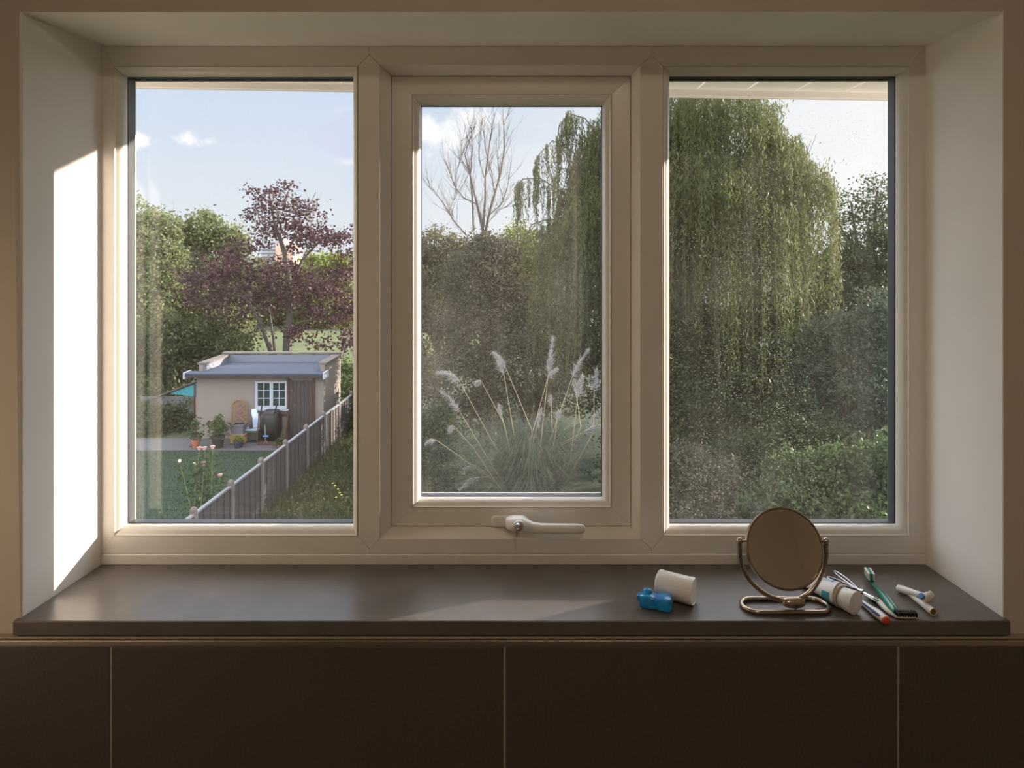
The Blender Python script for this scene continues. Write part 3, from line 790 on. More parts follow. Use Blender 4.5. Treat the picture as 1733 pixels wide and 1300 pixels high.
def brush_heads():
    # the one underneath, open foot towards the room
    t = thing('brush_refill', 'white electric toothbrush head lying underneath the other, open foot towards the room', 'toothbrush head', S(1560, 1028))
    a = S(1545, 1010, .0062); b_ = S(1580, 1036, .0062); u = (b_-a).normalized(); L_ = (b_-a).length
    MB().lathe([(.0028, -.02), (.0036, 0), (.0046, L_*.45), (.0056, L_*.78)], a, u, 24).build('stem', M['white'], t, smooth=60)
    MB().lathe([(.0056, L_*.78), (.0058, L_*.80), (.0061, L_), (.0050, L_), (.0048, L_-.002), (0, L_-.002)], a, u, 24).build('collar', M['cream'], t, smooth=40)
    MB().lathe([(0, L_-.0018), (.0046, L_-.0018), (.0046, L_-.0006), (0, L_-.0006)], a, u, 20).build('socket', M['brown'], t)
    hd = a-u*.024
    MB().lathe([(0, -.004), (.0048, -.004), (.0052, 0), (.0048, .004), (0, .004)], hd+Vector((0, 0, .0)), Vector((.5, .8, .1)), 20).build('brush_cup', M['white'], t, smooth=40)
    # the one on top, lying across it
    t = thing('brush_refill', 'white electric toothbrush head with blue bristles, lying across the other head', 'toothbrush head', S(1545, 1010))
    a = S(1520.5, 996, .0062); b_ = S(1566, 1009, .0172); u = (b_-a).normalized(); L_ = (b_-a).length
    MB().lathe([(0, 0.001), (.0048, .001), (.0050, 0), (.0060, .0005), (.0061, .003), (.0058, L_*.35), (.0048, L_*.65), (.0042, L_)], a, u, 24).build('stem', M['white'], t, smooth=40)
    c = b_+u*.004; ax = Vector((.80, .22, .30)).normalized()
    MB().lathe([(0, -.010), (.0050, -.010), (.0066, -.008), (.0066, .003), (.0058, .004), (0, .004)], c, ax, 28).build('brush_cup', M['cream'], t, smooth=40)
    q = Vector((0, 0, 1)); s1 = (q-ax*ax.dot(q)).normalized(); s2 = ax.cross(s1)
    b = MB()
    for k in range(14):
        a_ = 2*math.pi*k/14; p = c+ax*.004+(s1*math.cos(a_)+s2*math.sin(a_))*.0044; b.tube([p, p+ax*.0055], .0011, 6)
    b.build('bristles', M['bristle'], t)
    b = MB()
    for k in range(7):
        a_ = 2*math.pi*k/7; rr = .0022 if k else 0; p = c+ax*.004+(s1*math.cos(a_)+s2*math.sin(a_))*rr; b.tube([p, p+ax*.0060], .0014, 6)
    b.build('bristles', M['tealplastic'], t)
    MB().lathe([(0, 0), (.0042, 0), (.0046, .002), (.0046, .0045), (0, .005)], c-ax*.009+s1*.0040, (s1-ax*.5), 16).build('color_ring', M['bluebristle'], t, smooth=40)
brush_heads()
# ================================================================== GARDEN: ground, fence, shed
M['ground'] = mat('meadow_ground', (.018, .030, .012), .95, col2=(.036, .046, .018), scale=.5)
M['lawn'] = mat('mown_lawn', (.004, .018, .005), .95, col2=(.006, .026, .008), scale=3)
M['field'] = mat('park_grass', (.045, .070, .022), .95, col2=(.085, .105, .028), scale=.25)
M['paving'] = mat('grey_paving', (.055, .055, .062), .85, var=.12, scale=2.5)
M['bark'] = mat('grey_brown_bark', (.085, .070, .055), .9, var=.3, scale=9, bump=.6, bscale=30)
M['barkpale'] = mat('pale_bark', (.085, .075, .066), .9, var=.25, scale=9)
def ground():
    tag(MB().box(-400, 400, 1.4, 900, GZ-.3, GZ).build('ground', M['ground'], origin=(0, 20, GZ), smooth=0), kind='structure')
    tag(MB().box(-60, 10, 40.5, 57.5, GZ, GZ+.02).build('park_field', M['field'], smooth=0), kind='structure')
    # lawn left of the fence
    y0, y1 = 6.0, 22.45
    fxn = lambda Y: -6.695+.0366*Y-.08
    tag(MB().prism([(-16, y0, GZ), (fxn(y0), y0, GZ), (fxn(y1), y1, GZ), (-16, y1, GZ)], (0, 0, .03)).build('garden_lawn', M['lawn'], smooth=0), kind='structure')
    tag(MB().prism([(-13.2, 22.45, GZ), (fxn(22.45), 22.45, GZ), (fxn(23.95), 23.95, GZ), (-13.2, 23.95, GZ)], (0, 0, .05)).build('shed_patio', M['paving'], smooth=0), kind='structure')
    p = [G(566, 884), G(640, 884), G(640, 840), G(594, 838)]
    tag(MB().prism([(q.x, q.y, GZ) for q in p], (0, 0, .03)).build('stone_path', M['paving'], smooth=0), kind='structure')
ground()

M['panel'] = mat('weathered_fence_board', (.035, .030, .031), .85, col2=(.065, .057, .058), scale=14, stretch=(1, 1, 6))
M['rail'] = mat('silvered_rail', (.15, .16, .175), .7, var=.12, scale=4)
M['concrete'] = mat('concrete_post', (.11, .095, .085), .9, var=.15, scale=12)
M['strip'] = mat('pale_strip', (.18, .19, .20), .7)
def fence():
    zt = EYE-5.06
    X = lambda Y: -6.695+.0366*Y
    u = Vector((.0366, 1, 0)).normalized(); v = Vector((u.y, -u.x, 0))
    ys = [11.70+1.62*k for k in range(10)]
    F_ = thing('garden_fence', 'long weathered lap fence with concrete posts running from the house to the shed', 'fence', Vector((X(ys[0]), ys[0], GZ)))
    for i, y in enumerate(ys):
        c = Vector((X(y), y, GZ)); b = MB()
        b.obox(c+Vector((0, 0, .76)), v*.055, u*.055, (0, 0, .76))
        post = b.build('post', M['concrete'], F_, bevel=.008)
        q = c+Vector((0, 0, 1.522)); b = MB()
        top = [q+v*sx*.03+u*sy*.03+Vector((0, 0, .045)) for sx, sy in ((-1,-1),(1,-1),(1,1),(-1,1))]
        bot = [q+v*sx*.055+u*sy*.055 for sx, sy in ((-1,-1),(1,-1),(1,1),(-1,1))]
        b.loft([bot, top]); b.build('cap', M['concrete'], post)
        MB().obox(c+v*.058+Vector((0, 0, .72))+u*.045, v*.004, u*.012, (0, 0, .72)).build('edge_strip', M['strip'], post)
    for i in range(len(ys)-1):
        y = ys[i]+.06; c = Vector((X(y), y, GZ)); Ln = 1.62-.12
        b = MB(); z = .05
        while z < zt-GZ-.06:
            m = c+u*Ln/2+v*.006+Vector((0, 0, z+.06))
            b.obox(m, v*.006, u*Ln/2, Vector((0, 0, .062))+v*(-.007)); z += .105
        pan = b.build('fence_panel', M['panel'], F_)
        for s_ in (.01, .2, .4, .6, .8, .99):
            MB().obox(c+u*Ln*s_+v*.026+Vector((0, 0, (zt-GZ)/2)), v*.012, u*.016, (0, 0, (zt-GZ)/2-.03)).build('batten', M['panel'], pan)
        MB().obox(c+u*Ln/2+v*.01+Vector((0, 0, zt-GZ-.01)), v*.035, u*Ln/2, (0, 0, .02)).build('capping_rail', M['rail'], pan)
fence()

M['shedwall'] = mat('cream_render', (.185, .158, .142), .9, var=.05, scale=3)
M['roofing'] = mat('grey_roof_felt', (.036, .050, .082), .75, var=.08, scale=1.2, stretch=(1, 5, 1))
M['coping'] = mat('dark_coping', (.10, .09, .08), .8, var=.2, scale=4)
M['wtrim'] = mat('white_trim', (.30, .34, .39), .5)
M['darkwood'] = mat('dark_stained_door', (.030, .022, .022), .6, var=.3, scale=5, stretch=(6, 1, 1))
M['redwood'] = mat('red_brown_wood', (.055, .024, .016), .7)
M['darkglass'] = mat('dark_window_glass', (.02, .03, .03), .08, spec=.8)
M['trellis'] = mat('orange_trellis_wood', (.20, .105, .045), .8)
M['flash'] = mat('lead_flashing', (.13, .15, .19), .6)
def shed():
    YS, YB = 23.9, 26.3
    x0, x1 = fx(333, YS), fx(547.5, YS)
    zr = EYE-4.12
    t = thing('garden_shed', 'low cream rendered outbuilding with a flat grey roof behind the lawn', 'shed', ((x0+x1)/2, YS, GZ))
    b = MB()
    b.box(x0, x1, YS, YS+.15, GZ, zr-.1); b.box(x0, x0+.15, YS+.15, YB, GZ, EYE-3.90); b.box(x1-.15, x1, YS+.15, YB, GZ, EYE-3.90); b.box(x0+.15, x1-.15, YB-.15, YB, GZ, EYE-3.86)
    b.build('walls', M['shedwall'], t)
    MB().box(x0-.28, x1+.10, YS-.34, YS+.16, zr-.055, zr).box(x0+.15, x1-.15, YS+.16, YB-.15, zr-.055, zr).build('roof_deck', M['roofing'], t)
    MB().box(x0-.2, x1+.06, YS-.31, YS-.27, zr-.15, zr-.057).build('fascia', M['darkwood'], t)
    for xa, xb in ((x0-.31, x0-.25), (x1+.08, x1+.14)):
        MB().box(xa, xb, YS-.37, YS+.16, zr-.19, zr+.04).build('gutter_end', M['wtrim'], t)
    MB().box(x0-.06, x0+.26, YS+.16, YB+.05, EYE-3.895, EYE-3.83).box(x1-.26, x1+.06, YS+.16, YB+.05, EYE-3.895, EYE-3.83).box(x0-.06, x1+.06, YB-.2, YB+.1, EYE-3.82, EYE-3.76).build('coping', M['coping'], t)
    MB().box(x0+.15, x0+.20, YS+.17, YB-.16, zr, EYE-3.9).box(x0+.2, x1-.16, YB-.21, YB-.16, zr, EYE-3.86).build('flashing', M['flash'], t)
    # window
    w0, w1, wz0, wz1 = fx(432.5, YS), fx(487.5, YS), fz(691.5, YS), fz(645, YS)
    yy = YS-.02
    wn = MB().rects([(w0, w1, wz0, wz1, YS+.05), (w0, w1, wz0, wz1, YS-.05), (w0+.09, w1-.09, wz0+.10, wz1-.06, YS-.05), (w0+.09, w1-.09, wz0+.10, wz1-.06, YS+.05)])
    xm = (w0+w1)/2; wn.box(xm-.06, xm+.06, YS-.05, YS+.02, wz0+.1, wz1-.06)
    wn.box(w0-.05, w1+.05, YS-.12, YS, wz0-.05, wz0)
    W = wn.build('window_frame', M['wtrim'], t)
    for a, c in ((w0+.09, xm-.06), (xm+.06, w1-.09)):
        g = MB().box(a, c, YS-.012, YS-.002, wz0+.1, wz1-.06); g.build('pane', M['darkglass'], W)
        k = MB(); m_ = (a+c)/2; k.box(m_-.013, m_+.013, YS-.035, YS-.013, wz0+.1, wz1-.06)
        for q in (1/3, 2/3):
            z = wz0+.1+(wz1-.16-wz0)*q; k.box(a, c, YS-.034, YS-.013, z-.013, z+.013)
        k.build('glazing_bars', M['wtrim'], W)
    # door
    d0, d1, dz = fx(490, YS), fx(529.5, YS), fz(643.5, YS)
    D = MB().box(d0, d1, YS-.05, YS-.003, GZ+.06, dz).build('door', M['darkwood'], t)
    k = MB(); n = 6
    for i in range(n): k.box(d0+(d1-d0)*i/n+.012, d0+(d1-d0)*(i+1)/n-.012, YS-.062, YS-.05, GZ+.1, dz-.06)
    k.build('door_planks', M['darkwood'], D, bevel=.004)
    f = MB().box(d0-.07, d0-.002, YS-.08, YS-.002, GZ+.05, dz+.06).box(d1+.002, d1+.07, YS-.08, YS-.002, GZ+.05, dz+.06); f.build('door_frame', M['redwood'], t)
    MB().box(d0-.3, d0-.08, YS-.03, YS-.002, fz(704, YS), fz(700.5, YS)).build('wall_batten', M['redwood'], t)
shed()

def shed_clutter():
    YS = 23.85
    zb = GZ+.052
    # arched trellis
    x0, x1 = fx(393, YS-.1), fx(418.5, YS-.1); z0, z1 = fz(724, YS-.1), fz(677, YS-.1); r = (x1-x0)/2; cx = (x0+x1)/2; y = YS-.12
    t = thing('trellis_panel', 'orange-brown arched lattice panel leaning against the shed wall', 'trellis', (cx, y, zb))
    arch = [Vector((x0, y, zb)), Vector((x0, y, z1-r))]+[Vector((cx+r*math.cos(a), y, z1-r+r*math.sin(a))) for a in [math.pi*(1-k/14) for k in range(1, 14)]]+[Vector((x1, y, z1-r)), Vector((x1, y, zb))]
    MB().tube(arch, .022, 6).build('arched_frame', M['trellis'], t)
    la = MB(); 
    def inside(x, z): return x0 < x < x1 and zb < z and (z < z1-r or (x-cx)**2+(z-z1+r)**2 < r*r)
    for sgn in (1, -1):
        c = -2.5
        while c < 2.5:
            seg = [s_ for s_ in np.linspace(-1.6, 1.6, 120) if inside(cx+s_, (z0+z1)/2+sgn*s_*.75+c)]
            if len(seg) > 2:
                a, b_ = seg[0], seg[-1]
                p, q = Vector((cx+a, y+.006*sgn, (z0+z1)/2+sgn*a*.75+c)), Vector((cx+b_, y+.006*sgn, (z0+z1)/2+sgn*b_*.75+c))
                d = (q-p).normalized(); la.obox((p+q)/2, (q-p)/2, (0, .004, 0), Vector((-d.z, 0, d.x))*.018)
            c += .15 if sgn == 1 else .30
    la.build('lattice', M['trellis'], t)
    def crate(name, lab, cat, px0, px1, py0, py1, Y, dep, m, slots=True):
        a, b_ = fx(px0, Y), fx(px1, Y); za, zt_ = fz(py1, Y), fz(py0, Y)
        t = thing(name, lab, cat, ((a+b_)/2, Y+dep/2, za))
        b = MB(); w = .025
        b.box(a, b_, Y, Y+w, za, zt_).box(a, b_, Y+dep-w, Y+dep, za, zt_).box(a, a+w, Y+w, Y+dep-w, za, zt_).box(b_-w, b_, Y+w, Y+dep-w, za, zt_).box(a+w, b_-w, Y+w, Y+dep-w, za, za+.02)
        b.build('body', m, t)
        r = MB(); o0 = [(a-.015, Y-.015), (b_+.015, Y-.015), (b_+.015, Y+dep+.015), (a-.015, Y+dep+.015)]; i0 = [(a+w, Y+w), (b_-w, Y+w), (b_-w, Y+dep-w), (a+w, Y+dep-w)]
        r.loft([[Vector((x, y_, z_)) for x, y_ in q] for q, z_ in ((o0, zt_-.03), (o0, zt_+.006), (i0, zt_+.006), (i0, zt_-.03))], closed=True); r.build('rim', m, t)
        return t, (a, b_, za, zt_)
    mt = mat('planter_wood', (.28, .18, .07), .8, var=.1, scale=8); mg = mat('grey_crate_plastic', (.10, .10, .12), .6)
    Yp = 23.1
    zt_ = zb+.0
    t, r = crate('planter_box', 'tan wooden planter box below the grey crate', 'planter', 389.5, 412.5, 736, 750.5, Yp, .40, mt)
    t, r2 = crate('plastic_crate', 'grey plastic crate stacked on the tan planter box', 'crate', 391, 411, 720, 735.5, Yp+.02, .36, mg)
    # low bench with blue top
    Y = 23.35; a, b_ = fx(413.5, Y), fx(437, Y); zt_ = fz(727, Y)
    t = thing('low_table', 'low dark table with a pale blue top between the crate and the bag', 'table', ((a+b_)/2, Y+.2, zb))
    MB().box(a-.02, b_+.02, Y-.02, Y+.42, zt_-.05, zt_).build('table_top', mat('pale_blue_board', (.20, .27, .33), .5), t)
    MB().box(a+.02, b_-.02, Y+.03, Y+.38, zb+.08, zt_-.052).build('box_body', mat('dark_olive_box', (.035, .035, .025), .8), t)
    for x in (a+.03, b_-.03):
        for yy in (Y+.04, Y+.36): MB().box(x-.02, x+.02, yy-.02, yy+.02, zb, zb+.08).build('leg', M['redwood'], t)
    # compost bag
    Y = 23.55; c = P(432, 711, Y); c.z = zt_+.28
    t = MB(); rings = []
    for s_, w, d in ((0, .09, .06), (.06, .14, .09), (.3, .16, .10), (.55, .13, .09), (.8, .12, .07), (.95, .10, .03), (1, .085, .012)):
        z = zt_+.002+s_*.62; cx_ = c.x+.06*math.sin(s_*5)
        rings.append([Vector((cx_+w*math.cos(2*math.pi*k/16), Y+.05+d*math.sin(2*math.pi*k/16), z)) for k in range(16)])
    t.loft(rings); o = t.build('compost_bag', mat('white_blue_bag', (.22, .34, .50), .5, col2=(.60, .62, .66), scale=5), None)
    tag(o, 'white and blue plastic sack standing on the low table by the shed', 'bag')
    bt = MB(); bt.lathe([(0, 0), (.045, 0), (.05, .02), (.05, .16), (.025, .21), (.022, .27), (0, .28)], (fx(424.5, 23.5), 23.5, zt_+.001), (0, 0, 1), 14)
    o = bt.build('plastic_bottle', M['darkwood'], None); tag(o, 'dark bottle standing on the low table left of the sack', 'bottle')
    # upturned wheelbarrow leaning on the wall
    Y = 23.3
    t = thing('wheelbarrow', 'black wheelbarrow stood on end against the shed below the window', 'wheelbarrow', (fx(454, Y), Y+.2, zb))
    rings = []
    for py, hw, dp in ((747, 11, .10), (744, 14, .22), (730, 16.5, .30), (712, 16, .30), (702, 13.5, .26), (698, 11.5, .22)):
        z = fz(py, Y) ; z = max(z, zb+.01)
        cx_ = fx(454+ (748-py)*.0, Y); w = hw*Y/F
        ring_ = []
        for k in range(20):
            a = 2*math.pi*k/20; ca, sa = math.cos(a), math.sin(a)
            ring_.append(Vector((cx_+w*math.copysign(abs(ca)**.6, ca), Y+.33+dp*.9*math.copysign(abs(sa)**.6, sa)-.0, z)))
        rings.append(ring_)
    MB().loft(rings).build('tray', mat('black_tray', (.012, .011, .012), .45), t, smooth=50)
    MB().tube([P(441, 701, Y), P(443, 690, Y-.02), P(444, 683, Y-.02)], .022, 8).build('grip', M['dark'], t)
    MB().tube([P(464, 701, Y), P(467, 690, Y-.02), P(469.5, 682, Y-.02)], .022, 8).build('grip', M['dark'], t)
    MB().tube([P(441, 747, Y+.02)+Vector((0, 0, .03)), P(440, 720, Y), P(441, 701, Y), P(464, 701, Y), P(468, 722, Y), P(467, 747, Y+.02)+Vector((0, 0, .03))], .02, 8).build('frame_tube', M['dark'], t)
    # posts leaning on the wall, garden fork
    o = MB().tube([P(482.5, 744.5, 23.55)+Vector((0, 0, 0)), P(487.5, 702, 23.8)], .024, 8).build('wooden_pole', M['redwood'], None); tag(o, 'red-brown pole leaning on the wall beside the shed door', 'pole')
    o = MB().tube([P(435, 747, 23.25), P(438.5, 700, 23.4)], .022, 8).build('wooden_pole', M['redwood'], None); tag(o, 'brown pole leaning between the sack and the wheelbarrow', 'pole')
    Y = 23.0
    t = thing('garden_broom', 'garden broom with a pale shaft and blue head in front of the wheelbarrow', 'broom', (fx(450, Y), Y, zb))
    MB().tube([P(449.5, 744, Y), P(448, 719, Y+.05)], .014, 8).build('shaft', M['strip'], t)
    MB().tube([P(445, 738.5, Y-.01), P(454, 738.5, Y-.01)], .03, 8).build('broom_head', mat('blue_head', (.05, .16, .35), .5), t)
    MB().tube([P(449.5, 744, Y), P(447.5, 751.5, Y)], .012, 6).tube([P(449.5, 744, Y), P(453, 751, Y)], .012, 6).build('tines', M['trellis'], t)
    # plank on the patio
    o = MB().box(fx(440, 23.3), fx(484, 23.3), 23.05, 23.2, zb, zb+.05).build('timber_plank', M['redwood'], None); tag(o, 'red-brown plank lying on the patio below the wheelbarrow', 'plank')
shed_clutter()

# ================================================================== PLANTS
rng = np.random.default_rng(7)
def leaves(name, pts, size, mat_, parent=None, origin=(0, 0, 0), aspect=.5, down=0.0, jitter=.35, kind=None, matidx=None, flat=0.0):
    """one rhombic leaf for each point; down pulls the leaf axis towards the ground"""
    n = len(pts); ax = rng.normal(size=(n, 3)); ax[:, 2] -= down*2.2
    ax /= np.linalg.norm(ax, axis=1)[:, None]
    r = rng.normal(size=(n, 3)); r[:, 2] += flat
    sd = np.cross(ax, r); sd /= np.linalg.norm(sd, axis=1)[:, None]+1e-9
    s = size*(1+jitter*rng.uniform(-1, 1, (n, 1)))
    v = np.empty((n, 4, 3)); v[:, 0] = pts-ax*s*.5; v[:, 2] = pts+ax*s*.5
    mid = pts-ax*s*.06; v[:, 1] = mid+sd*s*aspect*.5; v[:, 3] = mid-sd*s*aspect*.5
    return quads_mesh(name, v.reshape(-1, 3), n, 4, mat_, parent, origin, kind, None if matidx is None else matidx)

def crown(blobs, n, clump=.35, per=40, shell=.55, low=None):
    """leaf points in clumps near the surface of ellipsoids; blobs: (x,y,z,rx,ry,rz)"""
    vol = np.array([b[3]*b[4]*b[5] for b in blobs])**(2/3); vol /= vol.sum()
    out = []
    for b, w in zip(blobs, vol):
        k = max(3, int(n*w/per))
        d = rng.normal(size=(k, 3)); d /= np.linalg.norm(d, axis=1)[:, None]
        rad = rng.uniform(shell, 1.0, (k, 1))**.6
        f = rng.uniform(0, 6.28, 4)
        rad = rad*(1+.20*np.sin(d[:, :1]*5+f[0])*np.cos(d[:, 2:]*5+f[1])+.12*np.sin(d[:, 1:2]*9+f[2]+d[:, 2:]*8))*(1+.16*(rng.uniform(0, 1, (k, 1)) < .12))
        c = np.array(b[:3])+d*rad*np.array(b[3:6])
        cs = clump*rng.uniform(.6, 1.3, (k, 1))
        p = np.repeat(c, per, axis=0)+rng.normal(size=(k*per, 3))*np.repeat(cs, per, axis=0)*np.array([.6, .6, .42])
        out.append(p)
    p = np.concatenate(out)
    p[:, 2] = np.maximum(p[:, 2], GZ+.05)
    return p

def branchy(b, p, d, length, r, depth, spread=.5, n=5, up=.15, kids=(2, 3), rnd=None, shrink=.72, wob=.10):
    """recursive branches"""
    pts = [p.copy()]; rs = [r]; q = p.copy(); dd = d.copy()
    for k in range(4):
        dd = (dd+Vector((rnd.gauss(0, wob), rnd.gauss(0, wob), rnd.gauss(0, wob)+up*.2))).normalized()
        q = q+dd*length/4; pts.append(q.copy()); rs.append(r*(1-.42*(k+1)/4))
    b.tube(pts, rs, n)
    ends = []
    if depth > 0:
        for _ in range(rnd.choice(kids)):
            i = rnd.choice((2, 3, 4, 4)); nd = (dd+Vector((rnd.gauss(0, spread), rnd.gauss(0, spread), rnd.gauss(0, spread*.5)+up))).normalized()
            ends += branchy(b, pts[i], nd, length*shrink*rnd.uniform(.8, 1.15), rs[i]*.68, depth-1, spread, n, up, kids, rnd, shrink, wob)
    else: ends.append(q)
    return ends

def tree(name, label, cat, blobs, n, leaf, lm, size=.16, clump=.4, per=40, bark='bark', trunk=True, group=None, shell=.5, aspect=.55, seed=1, depth=3):
    bx = np.array(blobs); cx, cy = bx[:, 0].mean(), bx[:, 1].mean()
    t = thing(name, label, cat, (cx, cy, GZ), group)
    leaves('foliage', crown(blobs, n, clump, per, shell), size, lm, t, aspect=aspect)
    if trunk:
        rnd = random.Random(seed); b = MB(); top = (bx[:, 2]+bx[:, 5]).max(); h = top-GZ; r = h*.022
        base = Vector((cx, cy, GZ)); fork = base+Vector((rnd.gauss(0, .1), rnd.gauss(0, .1), h*.34))
        b.tube([base, base.lerp(fork, .5)+Vector((.05, 0, 0)), fork], [r*1.2, r, r*.85], 7)
        for q in blobs[:7]:
            e = Vector(q[:3])+Vector((0, 0, q[5]*.35)); mid = fork.lerp(e, .5)+Vector((0, 0, h*.04))
            b.tube([fork, mid, e], [r*.6, r*.4, r*.15], 5)
            branchy(b, mid, (e-fork).normalized(), h*.14, r*.3, 2, .6, 4, .2, rnd=rnd)
        b.build('trunk', M[bark], t)
    return t

G1 = leaf_mat('leaf_mid_green', (.030, .052, .016), (.075, .110, .032))
G2 = leaf_mat('leaf_dark_green', (.020, .032, .013), (.058, .076, .030))
G3 = leaf_mat('leaf_olive', (.050, .050, .030), (.115, .112, .062))
G4 = leaf_mat('leaf_yellow_green', (.09, .13, .025), (.20, .22, .045))
G5 = leaf_mat('leaf_grey_green', (.030, .046, .030), (.072, .096, .060))
G6 = leaf_mat('leaf_brownish', (.038, .036, .024), (.094, .092, .058))
GW = leaf_mat('willow_leaf', (.050, .062, .024), (.115, .130, .048), tr=.5)
GP = leaf_mat('copper_leaf', (.030, .016, .020), (.080, .040, .046), tr=.4)
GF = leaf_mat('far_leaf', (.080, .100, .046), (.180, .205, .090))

GB = leaf_mat('leaf_fresh_green', (.026, .050, .018), (.066, .100, .036))

def blob(px, py, Y, rpx, rpy, dy=None):
    c = P(px, py, Y); return (c.x, c.y, c.z, rpx*Y/F, dy if dy else rpx*Y/F*.8, rpy*Y/F)

def hedge_blobs(px0, px1, ptop, pbot, Y, k, rx, ry):
    out = []
    for i in range(k):
        for j in range(max(1, int((pbot-ptop)/(ry*1.3)))):
            out.append(blob(px0+(px1-px0)*(i+.5)/k+rng.uniform(-8, 8), ptop+ry+j*ry*1.3+rng.uniform(-6, 6), Y+rng.uniform(-.6, .6)+j*-.15, rx, ry))
    return out

# ---- left pane: trees of the park
tree('broadleaf_tree', 'tall pale green tree at the left edge of the left pane', 'tree', [blob(225, 385, 40, 42, 52), blob(268, 400, 41, 32, 48), blob(240, 470, 40, 55, 70), blob(290, 470, 41, 30, 60), blob(235, 560, 40, 60, 60)], 26000, None, GF, .22, .5, seed=2)
tree('broadleaf_tree', 'wide rounded green tree just left of the copper tree', 'tree', [blob(345, 392, 44, 34, 32), blob(390, 410, 44, 26, 30), blob(325, 400, 45, 22, 30), blob(365, 440, 44, 48, 45), blob(330, 500, 43, 45, 60), blob(395, 500, 44, 30, 60), blob(360, 565, 43, 60, 45)], 26000, None, GF, .22, .5, seed=3)
tree('broadleaf_tree', 'yellow-green rounded tree seen right of the copper tree trunk', 'tree', [blob(545, 470, 62, 40, 42), blob(575, 480, 62, 25, 45), blob(520, 500, 61, 30, 45), blob(560, 525, 61, 45, 32)], 14000, None, G4, .3, .7, seed=4)
tree('broadleaf_tree', 'distant green tree behind the copper tree, left of its trunk', 'tree', [blob(455, 480, 64, 42, 40), blob(430, 520, 64, 40, 38), blob(480, 520, 63, 40, 38)], 12000, None, GF, .3, .7, seed=5)
tree('shrub', 'large dark green shrub left of the shed roof', 'shrub', [blob(300, 585, 30, 48, 50), blob(350, 580, 31, 42, 36), blob(395, 590, 30, 34, 22), blob(255, 600, 29, 45, 60), blob(290, 650, 29, 50, 50), blob(240, 690, 28, 45, 60)], 26000, None, G2, .15, .4, seed=6)
tree('shrub', 'dark shrub below the teal canopy left of the shed', 'shrub', [blob(300, 715, 25.5, 26, 30), blob(255, 720, 25, 40, 34), blob(215, 730, 25, 40, 34)], 9000, None, G2, .12, .3, seed=7, trunk=False)
for i, (px, w, top) in enumerate(((240, 120, 515), (480, 130, 545), (60, 220, 500), (-240, 260, 490), (-560, 300, 500))):
    tree('distant_tree', ['distant dark tree far behind the tall pale tree at the left edge', 'distant low dark tree at the far edge of the park, behind the copper tree trunk', 'distant tree beyond the left edge of the left pane, nearest the tall pale tree', 'distant tree beyond the left edge of the left pane, middle of three', 'distant tree beyond the left edge of the left pane, farthest from the shed'][i], 'tree', [blob(px+rng.uniform(-20, 20)+k*w/3-w/3, top+rng.uniform(-20, 20), 66+rng.uniform(0, 4), w/4, 45) for k in range(4)], 5000, None, G2, .45, .9, trunk=False, group='dark trees along the far edge of the park')

def tower():
    Y = 420
    t = thing('tower_block', 'distant tower block, half grey and half coloured pink as sunlit, rising behind the copper tree', 'building', P(470, 560, Y))
    z0 = GZ
    MB().box(fx(441, Y), fx(474, Y), Y, Y+14, z0, fz(409, Y)).build('grey_wing', mat('grey_facade', (.34, .35, .40), .9), t)
    MB().box(fx(472, Y), fx(502, Y), Y-6, Y+10, z0, fz(414, Y)).build('sunlit_wing', mat('sunlit_pink_facade', (.62, .40, .30), .9), t)  # pinkish sunlight on this wing is put into its facade colour
    MB().box(fx(478, Y), fx(486, Y), Y-4, Y+6, fz(414, Y), fz(406, Y)).build('lift_housing', mat('pale_housing', (.5, .36, .30), .9), t)
    dk = mat('window_bands', (.12, .12, .14), .4)
    for k in range(8):
        py = 416+k*6
        MB().box(fx(443, Y), fx(471, Y), Y-.3, Y, fz(py+2, Y), fz(py, Y)).build('window_band', dk, t)
        for q in (475, 483, 492): MB().box(fx(q, Y-6), fx(q+5, Y-6), Y-6.3, Y-6, fz(py+4, Y-6), fz(py+2, Y-6)).build('window', dk, t)
tower()

